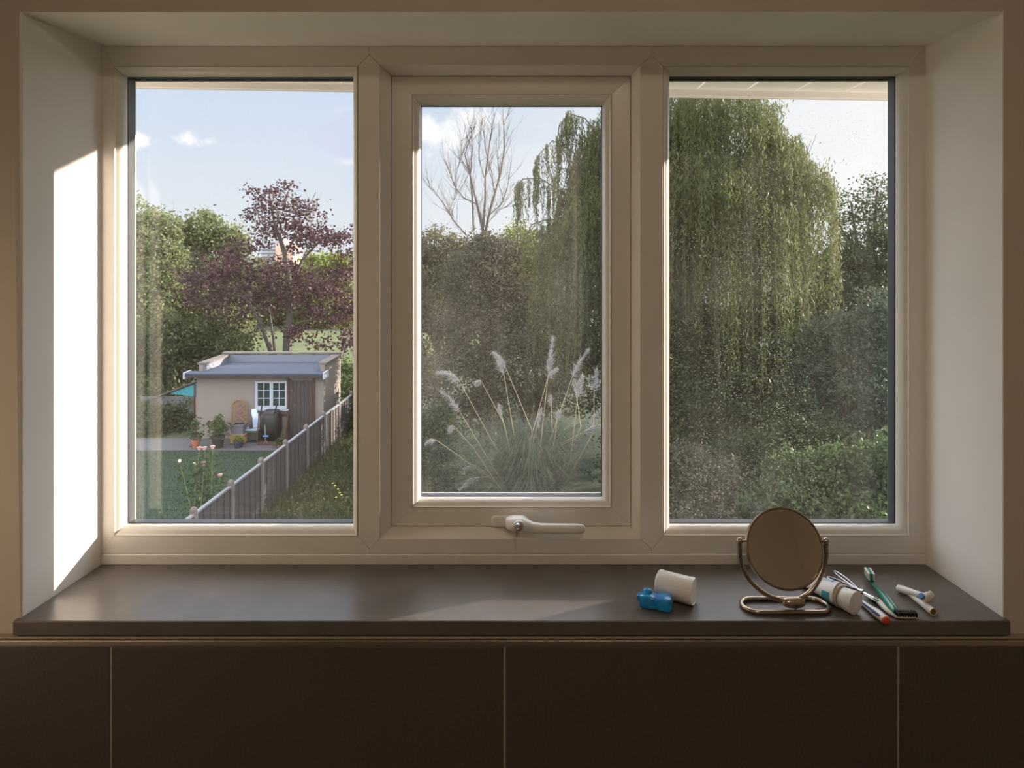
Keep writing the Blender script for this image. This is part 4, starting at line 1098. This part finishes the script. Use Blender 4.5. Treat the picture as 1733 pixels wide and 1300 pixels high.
def copper_tree():
    Y = 33.0; rnd = random.Random(11)
    t = thing('copper_tree', 'dark purple-leaved tree with bare grey limbs standing behind the shed', 'tree', G(486, 430+6.5*F/Y))
    b = MB()
    def limb(pts, r0, r1, dy=0.0):
        q = [P(p[0], p[1], Y+dy*i/(len(pts)-1)) for i, p in enumerate(pts)]
        n = len(q); b.tube(q, [r0+(r1-r0)*i/(n-1) for i in range(n)], 8)
        return q
    foot = 430+6.5*F/Y
    tips = []
    limb([(484, foot), (486, 600), (487, 560), (492, 530), (489, 500), (488, 470), (482, 430), (474, 405), (466, 385), (460, 350), (455, 325)], .25, .03)
    limb([(478, foot), (464, 610), (452, 575), (440, 545), (425, 520), (405, 495)], .17, .05, -1.5)
    limb([(478, foot), (466, 600), (462, 570), (458, 540), (450, 500)], .10, .03, 1.5)
    limb([(488, 500), (498, 470), (512, 440), (530, 420), (550, 400), (575, 395)], .10, .03, 1)
    limb([(487, 560), (510, 545), (540, 540), (570, 560)], .07, .02, -1)
    limb([(482, 430), (500, 400), (515, 370), (525, 345), (535, 325)], .06, .015, .8)
    limb([(474, 405), (455, 375), (435, 360), (415, 362)], .045, .012, -.5)
    limb([(466, 385), (478, 360), (485, 335), (490, 320)], .03, .01)
    limb([(460, 350), (448, 335), (430, 325)], .02, .008)
    limb([(512, 440), (520, 420), (516, 395)], .04, .012, .5)
    limb([(492, 530), (478, 510), (470, 480), (440, 450)], .05, .015, -1)
    limb([(550, 400), (590, 400), (610, 405)], .03, .01)
    for pp in ((440, 350), (470, 340), (500, 340), (530, 350), (520, 380), (560, 410), (410, 480), (380, 500), (540, 470), (570, 500), (450, 450), (500, 450)):
        base = P(pp[0], pp[1]+25, Y+rnd.uniform(-.8, .8)); branchy(b, base, (P(pp[0], pp[1], Y)-base).normalized(), .9, .022, 2, .7, 4, .1, rnd=rnd)
    b.build('trunk', M['barkpale'], t)
    cl = []
    def c(px, py, r, k):
        for _ in range(int(k*(.62 if py > 440 else 1))):
            cl.append((px+rnd.gauss(0, r*1.15), py+rnd.gauss(0, r*.75), rnd.uniform(-1.2, 1.2)))
    up = [(430, 325, 6, 6), (418, 365, 8, 8), (440, 355, 9, 10), (445, 330, 6, 6), (463, 325, 8, 9), (485, 322, 9, 9), (490, 345, 10, 12), (510, 350, 10, 10), (525, 352, 9, 9), (470, 350, 10, 12), (455, 378, 10, 14), (480, 375, 12, 16), (500, 372, 10, 12), (470, 392, 10, 14),
          (495, 395, 9, 9), (520, 405, 10, 20), (540, 400, 12, 30), (556, 408, 8, 16), (575, 405, 7, 8), (590, 402, 8, 16), (540, 385, 8, 10), (425, 420, 7, 8), (445, 408, 8, 9), (590, 432, 7, 8), (505, 425, 8, 8), (410, 410, 6, 6)]
    for a in up: c(*a)
    low = [(330, 470, 18, 40), (355, 455, 16, 35), (375, 445, 14, 30), (320, 500, 15, 25), (350, 500, 20, 45), (390, 480, 20, 60), (420, 460, 18, 60), (450, 470, 20, 60), (400, 520, 22, 60), (440, 515, 22, 60), (370, 540, 15, 25), (470, 500, 18, 45), (510, 480, 20, 60), (540, 480, 22, 70), (570, 490, 20, 70), (590, 460, 12, 40), (530, 520, 22, 70), (570, 530, 22, 70), (480, 450, 16, 40), (520, 570, 16, 30), (545, 590, 12, 18), (590, 575, 14, 50), (500, 560, 12, 20), (600, 520, 14, 40), (430, 560, 10, 12), (385, 425, 8, 10), (400, 438, 8, 12)]
    for a in low: c(*a)
    pts = []
    for px, py, dy in cl:
        p = P(px, py, Y+dy*1.6); pts.append(np.array(p)+rng.normal(size=((13 if py < 425 else 15), 3))*np.array([.22, .22, .13]))
    leaves('foliage', np.concatenate(pts), .145, GP, t, aspect=.8)
copper_tree()

def bare_tree():
    Y = 24.0; rnd = random.Random(5)
    t = thing('bare_tree', 'leafless tree with fine upright branches rising above the middle bushes', 'tree', G(815, 430+6.5*F/Y))
    b = MB(); foot = 430+6.5*F/Y
    tr = MB(); tr.tube([P(818, foot, Y), P(820, 560, Y), P(819, 470, Y), P(818, 395, Y)], [.16, .14, .11, .085], 8); tr.build('trunk', M['bark'], t)
    main = [([(818, 398), (812, 370), (806, 345), (800, 318), (793, 290), (788, 262), (798, 228)], .075), ([(820, 395), (828, 365), (838, 330), (846, 295), (852, 255), (854, 215), (851, 205)], .07), ([(818, 385), (822, 340), (820, 300), (826, 262), (832, 225), (838, 192)], .06),
            ([(800, 390), (799, 340), (797, 300), (800, 255), (798, 215)], .05), ([(806, 345), (785, 335), (768, 315), (762, 295), (760, 285)], .03), ([(788, 398), (768, 372), (755, 350), (735, 325), (728, 318)], .035), ([(775, 385), (760, 360), (772, 330), (775, 322)], .02),
            ([(828, 365), (850, 345), (858, 320), (862, 300)], .025), ([(820, 300), (812, 270), (810, 235), (815, 208)], .025), ([(838, 330), (832, 290), (822, 250), (818, 220)], .025), ([(793, 290), (780, 270), (782, 240), (798, 222)], .02), ([(846, 295), (842, 265), (845, 225)], .02), ([(768, 315), (778, 275), (790, 240)], .018), ([(830, 372), (845, 355), (860, 350)], .015)]
    for pts, r in main:
        dy = rnd.uniform(-.8, .8); n = len(pts)
        q = [P(p[0]+rnd.uniform(-1.5, 1.5), p[1], Y+dy*i/n) for i, p in enumerate(pts)]
        b.tube(q, [r*.75*(1-.8*i/(n-1)) for i in range(n)], 6)
        for i in range(1, n):
            for _ in range(5):
                d = (q[i]-q[i-1]).normalized(); d = (d+Vector((rnd.gauss(0, .5), rnd.gauss(0, .4), .25))).normalized()
                branchy(b, q[i-1].lerp(q[i], rnd.random()), d, rnd.uniform(.35, .8), .009, 2, .38, 3, .35, rnd=rnd, kids=(1, 2, 2))
    b.build('branches', M['bark'], t)
bare_tree()

# ---- weeping willow
def willow():
    cx, cy = 4.5, 22.0
    t = thing('weeping_willow', 'big weeping willow with long hanging strands filling the middle and right panes', 'tree', (cx, cy, GZ))
    rnd = random.Random(3); b = MB()
    base = Vector((cx+1.2, cy+.5, GZ)); fork = base+Vector((-.2, 0, 4.6))
    b.tube([base, base+Vector((.1, 0, 2.2)), fork], [.55, .45, .38], 10)
    # crown as bosses; each gives strands on its upper shell
    def bb(px, py, Y, rp, rz, d): c = P(px, py, Y); return (c, rp*Y/F, d, rz*Y/F)
    bs = [bb(1225, 215, 21, 95, 75, 2.0), bb(1150, 200, 20.5, 70, 60, 1.8), bb(1075, 235, 21, 80, 75, 1.8), bb(1300, 270, 21, 55, 60, 1.6), bb(1345, 330, 21, 55, 60, 1.6), bb(1020, 275, 21.5, 50, 70, 1.2), bb(990, 340, 21.5, 45, 55, 1.0), bb(1180, 330, 20, 90, 80, 2), bb(1260, 380, 20, 110, 90, 2), bb(1040, 370, 20.5, 90, 80, 1.8), bb(960, 420, 21, 55, 60, 1.2)]
    for c, rx, ry, rz in bs:
        e = c+Vector((0, 0, rz*.5)); mid = fork.lerp(e, .5)+Vector((0, 0, .7))
        b.tube([fork, mid, e], [.24, .14, .05], 6)
        branchy(b, mid, (e-mid).normalized(), 1.6, .06, 2, .6, 4, .2, rnd=rnd)
    b.build('trunk', M['bark'], t)
    pts = []; tips = []
    strand = MB()
    for bi, (c, rx, ry, rz) in enumerate(bs):
        k = int(95*rx*1.0)+40
        for _ in range(k):
            a = rng.uniform(0, 2*np.pi); ph = np.arccos(rng.uniform(-.1, 1))
            d = np.array([np.sin(ph)*np.cos(a), np.sin(ph)*np.sin(a), np.cos(ph)])
            p0 = np.array(c)+d*np.array([rx, ry, rz])*rng.uniform(.72, 1.0)
            ln = rng.uniform(1.4, 5.6)*1.0
            if p0[2]-ln < GZ+1.0: ln = p0[2]-GZ-1.0
            out = np.array([d[0], d[1], 0])*rng.uniform(.1, .45)
            m = int(ln*30); s = np.linspace(0, 1, m)[:, None]
            sway = np.array([rng.normal(0, .10), rng.normal(0, .10), 0])
            q = p0+out*np.sqrt(s)+np.array([0, 0, 1])*(.25*np.sin(s*np.pi*.5)*(1-s)*2-ln*s**1.15)+sway*s**2
            pts.append(q+rng.normal(size=q.shape)*np.array([.045, .045, .03]))
            if rnd.random() < .22:
                w = .006; qq = q[::max(1, m//5)]
                strand.tube([Vector(x) for x in qq.tolist()], w, 3)
    # arching outer branches on the open side, each with its own row of hanging strands
    for arc, k, lo, hi in (([(985, 370), (950, 325), (915, 302), (885, 303), (871, 318)], 34, .5, 1.7), ([(1000, 300), (968, 255), (935, 238), (912, 262), (903, 295)], 30, .5, 1.6), ([(1020, 240), (990, 200), (962, 192), (946, 215), (942, 250)], 40, .5, 1.5), ([(1040, 330), (990, 290), (950, 285), (925, 320)], 30, .8, 2.2),
                           ([(1300, 260), (1325, 235), (1345, 238), (1356, 262)], 12, .3, .9), ([(1345, 310), (1372, 275), (1392, 290), (1402, 330)], 20, .4, 1.4), ([(975, 390), (930, 370), (900, 380), (885, 410)], 22, .8, 2.0), ([(1190, 190), (1250, 160), (1290, 185), (1305, 220)], 24, .4, 1.3)):
        dy = rng.normal(0, .3); q = [P(a_, b__, 21.3+dy) for a_, b__ in arc]
        b2 = [q[0].lerp(q[1], s) for s in (0, .5)]+[p for p in q[1:]]
        strand.tube(b2, [.03]+[.022*(1-.7*i/len(b2)) for i in range(len(b2)-1)], 4)
        for _ in range(k):
            s = rng.uniform(.12, 1)*(len(q)-1); i = min(int(s), len(q)-2); p0 = np.array(q[i].lerp(q[i+1], s-i))+rng.normal(size=3)*np.array([.03, .25, .02])
            ln = rng.uniform(lo, hi); m = int(ln*46); ss = np.linspace(0, 1, m)[:, None]; sway = np.array([rng.normal(0, .06), rng.normal(0, .06), 0])
            qq = p0+np.array([0, 0, -1.])*ln*ss+sway*ss**2
            pts.append(qq+rng.normal(size=qq.shape)*np.array([.028, .028, .02]))
    P_ = np.concatenate(pts)
    leaves('foliage', P_, .15, GW, t, aspect=.17, down=1.0)
    strand.build('strands', M['bark'], t)
    # a few leaves on the inner crown
    inner = crown([(c.x, c.y, c.z, rx*.9, ry*.9, rz*.9) for c, rx, ry, rz in bs], 26000, .45, 40, .3)
    leaves('inner_foliage', inner, .15, GW, t, aspect=.2, down=.7)
willow()

# ---- middle pane bushes
tree('thicket_bush', 'brownish overgrown bush with thin twigs in the bottom left of the middle pane view', 'bush', [blob(735, 430, 27, 38, 42), blob(770, 440, 27, 40, 40), blob(700, 470, 27, 50, 60), blob(760, 510, 26, 60, 60), blob(720, 580, 26, 70, 60)], 36000, None, G3, .11, .35, seed=21, depth=2)
tree('thicket_bush', 'olive bush around the foot of the leafless tree', 'bush', [blob(820, 430, 23.5, 36, 36), blob(850, 440, 23.5, 36, 40), blob(800, 480, 23, 56, 55), blob(860, 510, 23, 60, 60), blob(820, 580, 22.5, 70, 60)], 36000, None, G6, .10, .33, seed=22, depth=2)
tree('thicket_bush', 'yellow-green bush at the foot of the willow, left side', 'bush', [blob(875, 410, 24.5, 26, 30), blob(900, 440, 24, 30, 40), blob(870, 470, 24, 40, 50)], 9000, None, G4, .11, .3, seed=23)
tree('thicket_bush', 'dark brown-green bush under the willow strands behind the plume grass', 'bush', [blob(940, 560, 22, 60, 70), blob(1000, 560, 22, 60, 70), blob(900, 620, 21.5, 70, 60), blob(990, 640, 21.5, 70, 60), blob(780, 650, 22, 80, 60), blob(860, 690, 22, 80, 50)], 40000, None, G6, .10, .33, seed=24)
tree('thicket_bush', 'low green bush in the lower left of the middle pane', 'bush', [blob(735, 740, 20, 42, 50), blob(700, 790, 19.5, 60, 60), blob(770, 800, 19, 50, 60), blob(660, 740, 20, 50, 60)], 22000, None, G5, .09, .25, seed=25, trunk=False)
# ---- right pane
tree('thicket_bush', 'dense dark bush below the willow strands in the right pane', 'bush', [blob(1130, 600, 20, 70, 80), blob(1210, 590, 20, 75, 80), blob(1290, 580, 20, 75, 80), blob(1150, 700, 19, 80, 70), blob(1230, 690, 19, 80, 70), blob(1300, 690, 19.5, 70, 70), blob(1100, 780, 18, 80, 70)], 60000, None, G2, .10, .33, seed=31)
tree('spindly_tree', 'open small-leaved tree against the sky at the right edge of the right pane', 'tree', [blob(1440, 350, 24, 26, 28), blob(1485, 330, 24, 34, 40), blob(1470, 390, 24, 50, 40), blob(1420, 410, 24, 34, 34), blob(1520, 360, 24, 40, 60)], 4200, None, G2, .11, .34, per=14, seed=32, depth=3)
tree('thicket_bush', 'dark green bush below the open tree at the right edge', 'bush', [blob(1430, 470, 23, 60, 55), blob(1500, 450, 23, 60, 60), blob(1400, 540, 22, 60, 60), blob(1480, 540, 22, 70, 60)], 34000, None, G2, .11, .33, seed=33)
tree('tall_shrub', 'grey-green feathery shrub in the lower right of the right pane', 'shrub', [blob(1400, 600, 18, 50, 60), blob(1450, 590, 18, 50, 70), blob(1500, 570, 18, 50, 80), blob(1430, 680, 17.5, 60, 60), blob(1490, 680, 17.5, 60, 70), blob(1370, 660, 18, 40, 50)], 40000, None, G5, .11, .28, aspect=.35, seed=34)
tree('low_shrub', 'bright green leafy shrub at the bottom of the right pane behind the mirror', 'shrub', [blob(1370, 825, 14.5, 70, 55), blob(1440, 820, 14.5, 70, 60), blob(1320, 870, 14, 60, 50), blob(1410, 890, 14, 90, 55), blob(1500, 800, 14.5, 50, 60)], 34000, None, GB, .10, .26, seed=35, trunk=False)
tree('thicket_bush', 'twiggy brown bush in the bottom left corner of the right pane', 'bush', [blob(1140, 810, 15, 60, 60), blob(1200, 830, 15, 60, 55), blob(1250, 880, 14.5, 70, 50), blob(1130, 890, 14.5, 70, 50), blob(1080, 860, 15, 60, 50)], 34000, None, G6, .08, .24, seed=36)
tree('thicket_bush', 'dark bush in the middle of the right pane above the bright shrub', 'bush', [blob(1330, 770, 16.5, 60, 50), blob(1260, 790, 16.5, 60, 50), blob(1400, 760, 16.5, 50, 40)], 18000, None, G2, .09, .25, seed=37, trunk=False)

# ---- pampas grass
M['plume'] = leaf_mat('plume_silver', (.26, .25, .25), (.44, .43, .43), tr=.5, scale=8)
M['reed'] = mat('dry_reed', (.42, .34, .20), .7)
GPG = leaf_mat('grass_blade', (.030, .050, .032), (.085, .115, .075), tr=.4, scale=2)
def pampas():
    Y = 17.0; t = thing('pampas_grass', 'pampas grass clump with silvery plumes seen through the middle pane', 'grass', G(900, 430+6.5*F/Y))
    z = lambda q: (700+q[0]/3.248, 500+q[1]/3.248)
    data = [((135,430),(195,415),(250,470),(530,980)), ((150,530),(200,560),(255,640),(405,890)), ((200,745),(205,715),(218,716),(330,840)), ((70,820),(90,790),(125,795),(400,990)), ((350,485),(352,465),(370,468),(495,700)), ((440,320),(475,345),(495,430),(550,750)),
            ((452,332),(485,345),(505,395),(650,740)), ((765,230),(752,330),(740,440),(700,800)), ((790,410),(765,408),(738,452),(640,800)), ((960,300),(905,370),(872,450),(720,880)), ((928,440),(912,500),(902,560),(860,920)), ((1005,410),(1000,470),(993,525),(990,750)),
            ((285,980),(285,925),(345,935),(420,1000)), ((255,1070),(300,1010),(370,998),(620,1000)), ((668,945),(652,905),(655,860),(650,960)), ((605,985),(598,935),(575,905),(615,1000)), ((690,720),(675,680),(705,615),(650,830)), ((793,672),(790,650),(797,628),(780,760)),
            ((908,840),(895,800),(878,790),(700,880)), ((752,600),(750,575),(755,545),(770,980)), ((480,650),(470,620),(465,590),(500,720)), ((1035,615),(985,690),(940,760),(700,880)), ((1040,720),(990,720),(935,750),(720,860)), ((885,520),(890,480),(880,455),(920,720))]
    rnd = random.Random(9)
    for i, (tip, mid, base, foot) in enumerate(data):
        dy = rnd.uniform(-.8, .8); f3 = [P(*z(q), Y+dy) for q in (tip, mid, base)]
        fo = P(*z(foot), Y+dy*.4)
        root = Vector((P(900+ (z(foot)[0]-900)*.35, 500, Y).x, Y+dy*.3, GZ+.3))
        st = [root, fo.lerp(root, .25), fo, fo.lerp(f3[2], .5), f3[2]]
        b = MB(); b.tube(st, [.010, .009, .008, .006, .005], 5); b.tube([f3[2], f3[1], f3[0]], [.006, .004, .002], 4)
        s = b.build('stem', M['reed'], t)
        # plume hairs along base->tip, hanging to one side
        n = 260; s_ = rng.uniform(0, 1, n)
        A, B_, D = (np.array(q) for q in (f3[2], f3[1], f3[0]))
        c = ((1-s_)**2)[:, None]*A+(2*s_*(1-s_))[:, None]*B_+(s_**2)[:, None]*D
        axis = (D-A); ln = np.linalg.norm(axis); axis = axis/ (ln+1e-6)
        small = ln < .5
        d = axis*.9+rng.normal(size=(n, 3))*.40+np.array([0, 0, -.22]); d /= np.linalg.norm(d, axis=1)[:, None]
        hl = (.26 if not small else .20)*(1.05-s_*.7)[:, None]*rng.uniform(.6, 1.2, (n, 1))
        sd = np.cross(d, rng.normal(size=(n, 3))); sd /= np.linalg.norm(sd, axis=1)[:, None]
        v = np.empty((n, 3, 3)); v[:, 0] = c-sd*.007; v[:, 1] = c+sd*.007; v[:, 2] = c+d*hl
        quads_mesh('plume', v.reshape(-1, 3), n, 3, M['plume'], t)
    n = 4200; a = rng.uniform(0, 2*np.pi, n); r0 = rng.uniform(0, .5, n)
    root = np.stack([P(900, 500, Y).x+r0*np.cos(a), Y+r0*np.sin(a), np.full(n, GZ+.02)], 1)
    H = rng.uniform(.7, 2.3, n); R_ = rng.uniform(.3, 2.4, n)
    segs = 5; vv = np.empty((n, segs, 4, 3))
    def pt(s):
        return root+np.stack([np.cos(a)*R_*s**1.6, np.sin(a)*R_*s**1.6, H*(np.sin(s*np.pi*.62))], 1)
    sdv = np.stack([-np.sin(a), np.cos(a), np.zeros(n)], 1)
    for k in range(segs):
        s0, s1 = k/segs, (k+1)/segs; w0, w1 = .010*(1-s0*.85), .010*(1-s1*.85)
        p0, p1 = pt(s0), pt(s1); vv[:, k, 0] = p0-sdv*w0; vv[:, k, 1] = p0+sdv*w0; vv[:, k, 2] = p1+sdv*w1; vv[:, k, 3] = p1-sdv*w1
    quads_mesh('blades', vv.reshape(-1, 3), n*segs, 4, GPG, t)
pampas()

# ---- rough grass right of the fence and flowers
def blades(name, n, x0, x1, y0, y1, h, m, w=.012, left=None):
    x = rng.uniform(x0, x1, n); y = rng.uniform(y0, y1, n)
    if left: 
        keep = x > (-6.695+.0366*y+.12); x, y = x[keep], y[keep]; n = len(x)
    p = np.stack([x, y, np.full(n, GZ)], 1); a = rng.uniform(0, 2*np.pi, n); hh = h*rng.uniform(.4, 1.2, n)
    sd = np.stack([np.cos(a), np.sin(a), np.zeros(n)], 1)*w; tip = p+np.stack([rng.normal(0, .25, n)*hh, rng.normal(0, .25, n)*hh, hh], 1)
    v = np.empty((n, 3, 3)); v[:, 0] = p-sd; v[:, 1] = p+sd; v[:, 2] = tip
    return quads_mesh(name, v.reshape(-1, 3), n, 3, m, None, ((x0+x1)/2, (y0+y1)/2, GZ), kind='stuff')
GR = leaf_mat('rough_grass_blade', (.030, .046, .020), (.150, .155, .075), tr=.4, scale=5)
o = blades('rough_grass', 70000, -6.4, -2.2, 11.5, 27, .42, GR, w=.015, left=True); tag(o, 'long unmown grass growing on the right side of the garden fence', 'grass')
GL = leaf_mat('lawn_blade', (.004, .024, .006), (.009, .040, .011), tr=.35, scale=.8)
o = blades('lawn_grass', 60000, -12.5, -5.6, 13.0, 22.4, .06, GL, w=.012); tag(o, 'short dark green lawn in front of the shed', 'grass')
wp = rng.uniform(0, 1, (900, 2)); wx = -6.0+wp[:, 0]*3.6; wy = 12+wp[:, 1]*14; kk = wx > (-6.695+.0366*wy+.35)
wc = np.stack([wx[kk], wy[kk], np.full(kk.sum(), GZ+.2)], 1); wq = np.repeat(wc, 26, axis=0)+rng.normal(size=(len(wc)*26, 3))*np.array([.13, .13, .13]); wq[:, 2] = np.maximum(wq[:, 2], GZ+.03)
o = leaves('weeds', wq, .085, G3, None, (-4.2, 19, GZ), aspect=.45, kind='stuff'); tag(o, 'leafy weeds mixed into the long grass beside the fence', 'weeds')
tree('low_shrub', 'low scrub at the far end of the fence, right of the shed', 'shrub', [blob(585, 650, 27, 22, 40), blob(610, 690, 25, 30, 40), blob(640, 720, 24, 40, 50)], 9000, None, G1, .11, .25, seed=41, trunk=False)
yf = MB()
for i, (px, py) in enumerate(((567, 822), (572, 828), (563, 818), (575, 834), (569, 842), (578, 838))):
    c = G(px, py, .38); t = thing('yellow_flower', f'small yellow wild flower, {["highest left", "middle", "leftmost", "middle right", "lowest", "rightmost"][i]} of the six in the rough grass', 'flower', Vector((c.x, c.y, GZ)), 'yellow wild flowers in the rough grass')
    MB().tube([Vector((c.x, c.y, GZ)), c], .004, 4).build('stem', M['reed'], t)
    MB().lathe([(0, -.012), (.02, -.004), (.026, .004), (.01, .012), (0, .012)], c, (0, 0, 1), 8).build('flower_head', mat('yellow_petal', (.75, .62, .05), .6), t)

M['rose'] = mat('pink_petals', (.72, .42, .42), .6, var=.15, scale=25)
M['rosew'] = mat('pale_petals', (.80, .70, .64), .6, var=.1, scale=25)
GRL = leaf_mat('rose_leaf', (.022, .045, .016), (.060, .095, .035), scale=4)
def roses():
    Y = 15.0
    heads = [(337.5, 760, 0), (346, 760, 0), (360, 758, 1), (330, 786, 2), (345, 786, 1), (372.5, 806, 0), (338, 846, 2), (304, 781, 2)]
    t = thing('rose_bush', 'tall rose bush with pink and white blooms in the lawn by the fence', 'rose bush', (fx(350, Y), Y, GZ))
    rnd = random.Random(4); b = MB(); lp = []
    root = Vector((fx(352, Y), Y, GZ))
    for px, py, kind in heads:
        e = P(px, py, Y+rnd.uniform(-.3, .3)); f = root+Vector((rnd.uniform(-.25, .15), rnd.uniform(-.2, .2), 0))
        mid = f.lerp(e, .5)+Vector((rnd.uniform(-.12, .12), 0, .1))
        b.tube([f, mid, e], [.012, .009, .006], 5)
        for k in range(26):
            s = rnd.uniform(.15, .95); q = (f.lerp(mid, s*2) if s < .5 else mid.lerp(e, s*2-1)); lp.append(np.array(q)+rng.normal(size=(7, 3))*.10)
    b.build('canes', mat('green_cane', (.16, .20, .06), .7), t)
    leaves('foliage', np.concatenate(lp), .075, GRL, t, aspect=.6)
    for px, py, kind in heads:
        e = P(px, py, Y); r = .062 if kind < 2 else .045; f = MB()
        for ring_, (rr, tilt, n) in enumerate(((r, .55, 6), (r*.85, .9, 5), (r*.6, 1.25, 4))):
            for k in range(n):
                a = 2*math.pi*(k+ring_*.4)/n; o_ = Vector((math.cos(a), math.sin(a), 0)); s = Vector((-o_.y, o_.x, 0))
                u = (o_*math.cos(tilt)+Vector((0, 0, math.sin(tilt))))
                p0 = e; p1 = e+u*rr*.6+s*rr*.55; p2 = e+u*rr+s*rr*.2+Vector((0, 0, .01)); p3 = e+u*rr-s*rr*.2+Vector((0, 0, .01)); p4 = e+u*rr*.6-s*rr*.55
                f.add([p0, p1, p2, p3, p4, e+u*rr*.6+Vector((0, 0, .006))], [(0, 1, 5), (1, 2, 5), (2, 3, 5), (3, 4, 5), (4, 0, 5)])
        f.lathe([(0, -.03), (.024, -.02), (.036, 0), (.028, .022), (0, .032)], e, (0, 0, 1), 8)
        f.build('bloom', M['rosew'] if kind == 2 else M['rose'], t)
roses()

def pots():
    zb = GZ+.052
    def pot(name, label, cat, px, pw, py0, py1, m, plant, Y=22.8):
        c = fx(px, Y); r = pw/2*Y/F; h = (py1-py0)*Y/F
        t = thing(name, label, cat, (c, Y, zb))
        MB().lathe([(0, 0), (r*.72, 0), (r*.95, h*.82), (r, h*.82), (r, h), (r*.88, h), (r*.85, h*.88), (0, h*.88)], (c, Y, zb), (0, 0, 1), 20).build('pot', m, t)
        lm, size, n, rx, rz = plant
        pts = crown([(c, Y, zb+h+rz*.7, rx, rx, rz)], n, .08, 12, .2); leaves('foliage', pts, size, lm, t)
        st = MB(); rnd = random.Random(int(px))
        for _ in range(6): branchy(st, Vector((c+rnd.uniform(-.05, .05), Y, zb+h*.85)), Vector((rnd.gauss(0, .4), rnd.gauss(0, .3), 1)).normalized(), rz*1.0, .008, 1, .5, 4, .3, rnd=rnd)
        st.build('stems', M['bark'], t)
    pot('potted_shrub', 'bushy green shrub in a black pot left of the tan planter', 'potted plant', 369, 22, 741, 761, mat('black_pot', (.02, .02, .02), .5), (G1, .07, 1500, .36, .34))
    pot('potted_plant', 'plant in a round terracotta pot at the left corner of the shed', 'potted plant', 331.5, 14, 750, 763, mat('terracotta', (.33, .11, .06), .8), (G1, .07, 500, .22, .42))
    pot('potted_plant', 'low yellow-green plant in a dark blue bucket before the planter box', 'potted plant', 403.5, 17, 750, 761, mat('dark_blue_pot', (.02, .03, .05), .5), (G4, .06, 300, .18, .1))
    pot('potted_plant', 'small light green plant by the fence on the patio', 'potted plant', 474, 12, 757, 762, mat('clay_pot', (.2, .1, .06), .8), (G1, .08, 260, .16, .16))
pots()

def canopy():
    Y = 27.0
    t = thing('garden_canopy', 'small lean-to with a teal side and sloping dark roof edge left of the shed', 'canopy', (fx(305, Y), Y, GZ))
    a, b_, c = P(333, 646, Y), P(240, 680, Y), P(333, 672, Y)
    d = P(240, 688, Y)
    MB().prism([a, P(333, 672, Y), P(285, 666, Y), P(270, 669, Y)], (0, .05, 0)).build('side_sheet', mat('teal_sheet', (.03, .22, .26), .6), t)
    MB().tube([P(335, 645, Y-.03), P(236, 684, Y-.03)], .045, 6).build('roof_edge', M['darkwood'], t)
    MB().box(fx(236, Y), fx(333, Y), Y+.06, Y+.1, GZ, fz(672, Y)).build('back_boards', mat('grey_boards', (.09, .10, .11), .8, var=.15, scale=4, stretch=(8, 1, 1)), t)
    for px in (238, 330): MB().box(fx(px, Y)-.04, fx(px, Y)+.04, Y-.02, Y+.05, GZ, fz(684 if px == 238 else 650, Y)).build('post', M['redwood'], t)
canopy()

SHADE = ()
# trees beyond the right side of the view, which shade the gardens
for i, (x, y, h, r) in enumerate(SHADE):
    tree('boundary_tree', ['broad tree nearest the house on the right-hand garden boundary', 'second tree along the right-hand garden boundary', 'tall tree at the middle of the right-hand garden boundary', 'last tree of the right-hand garden boundary'][i], 'tree', [(x, y, GZ+h*.62, r, r, h*.36), (x+r*.4, y+r*.4, GZ+h*.4, r, r, h*.3)], 5000, None, G2, .5, .8, trunk=True, seed=60+i)
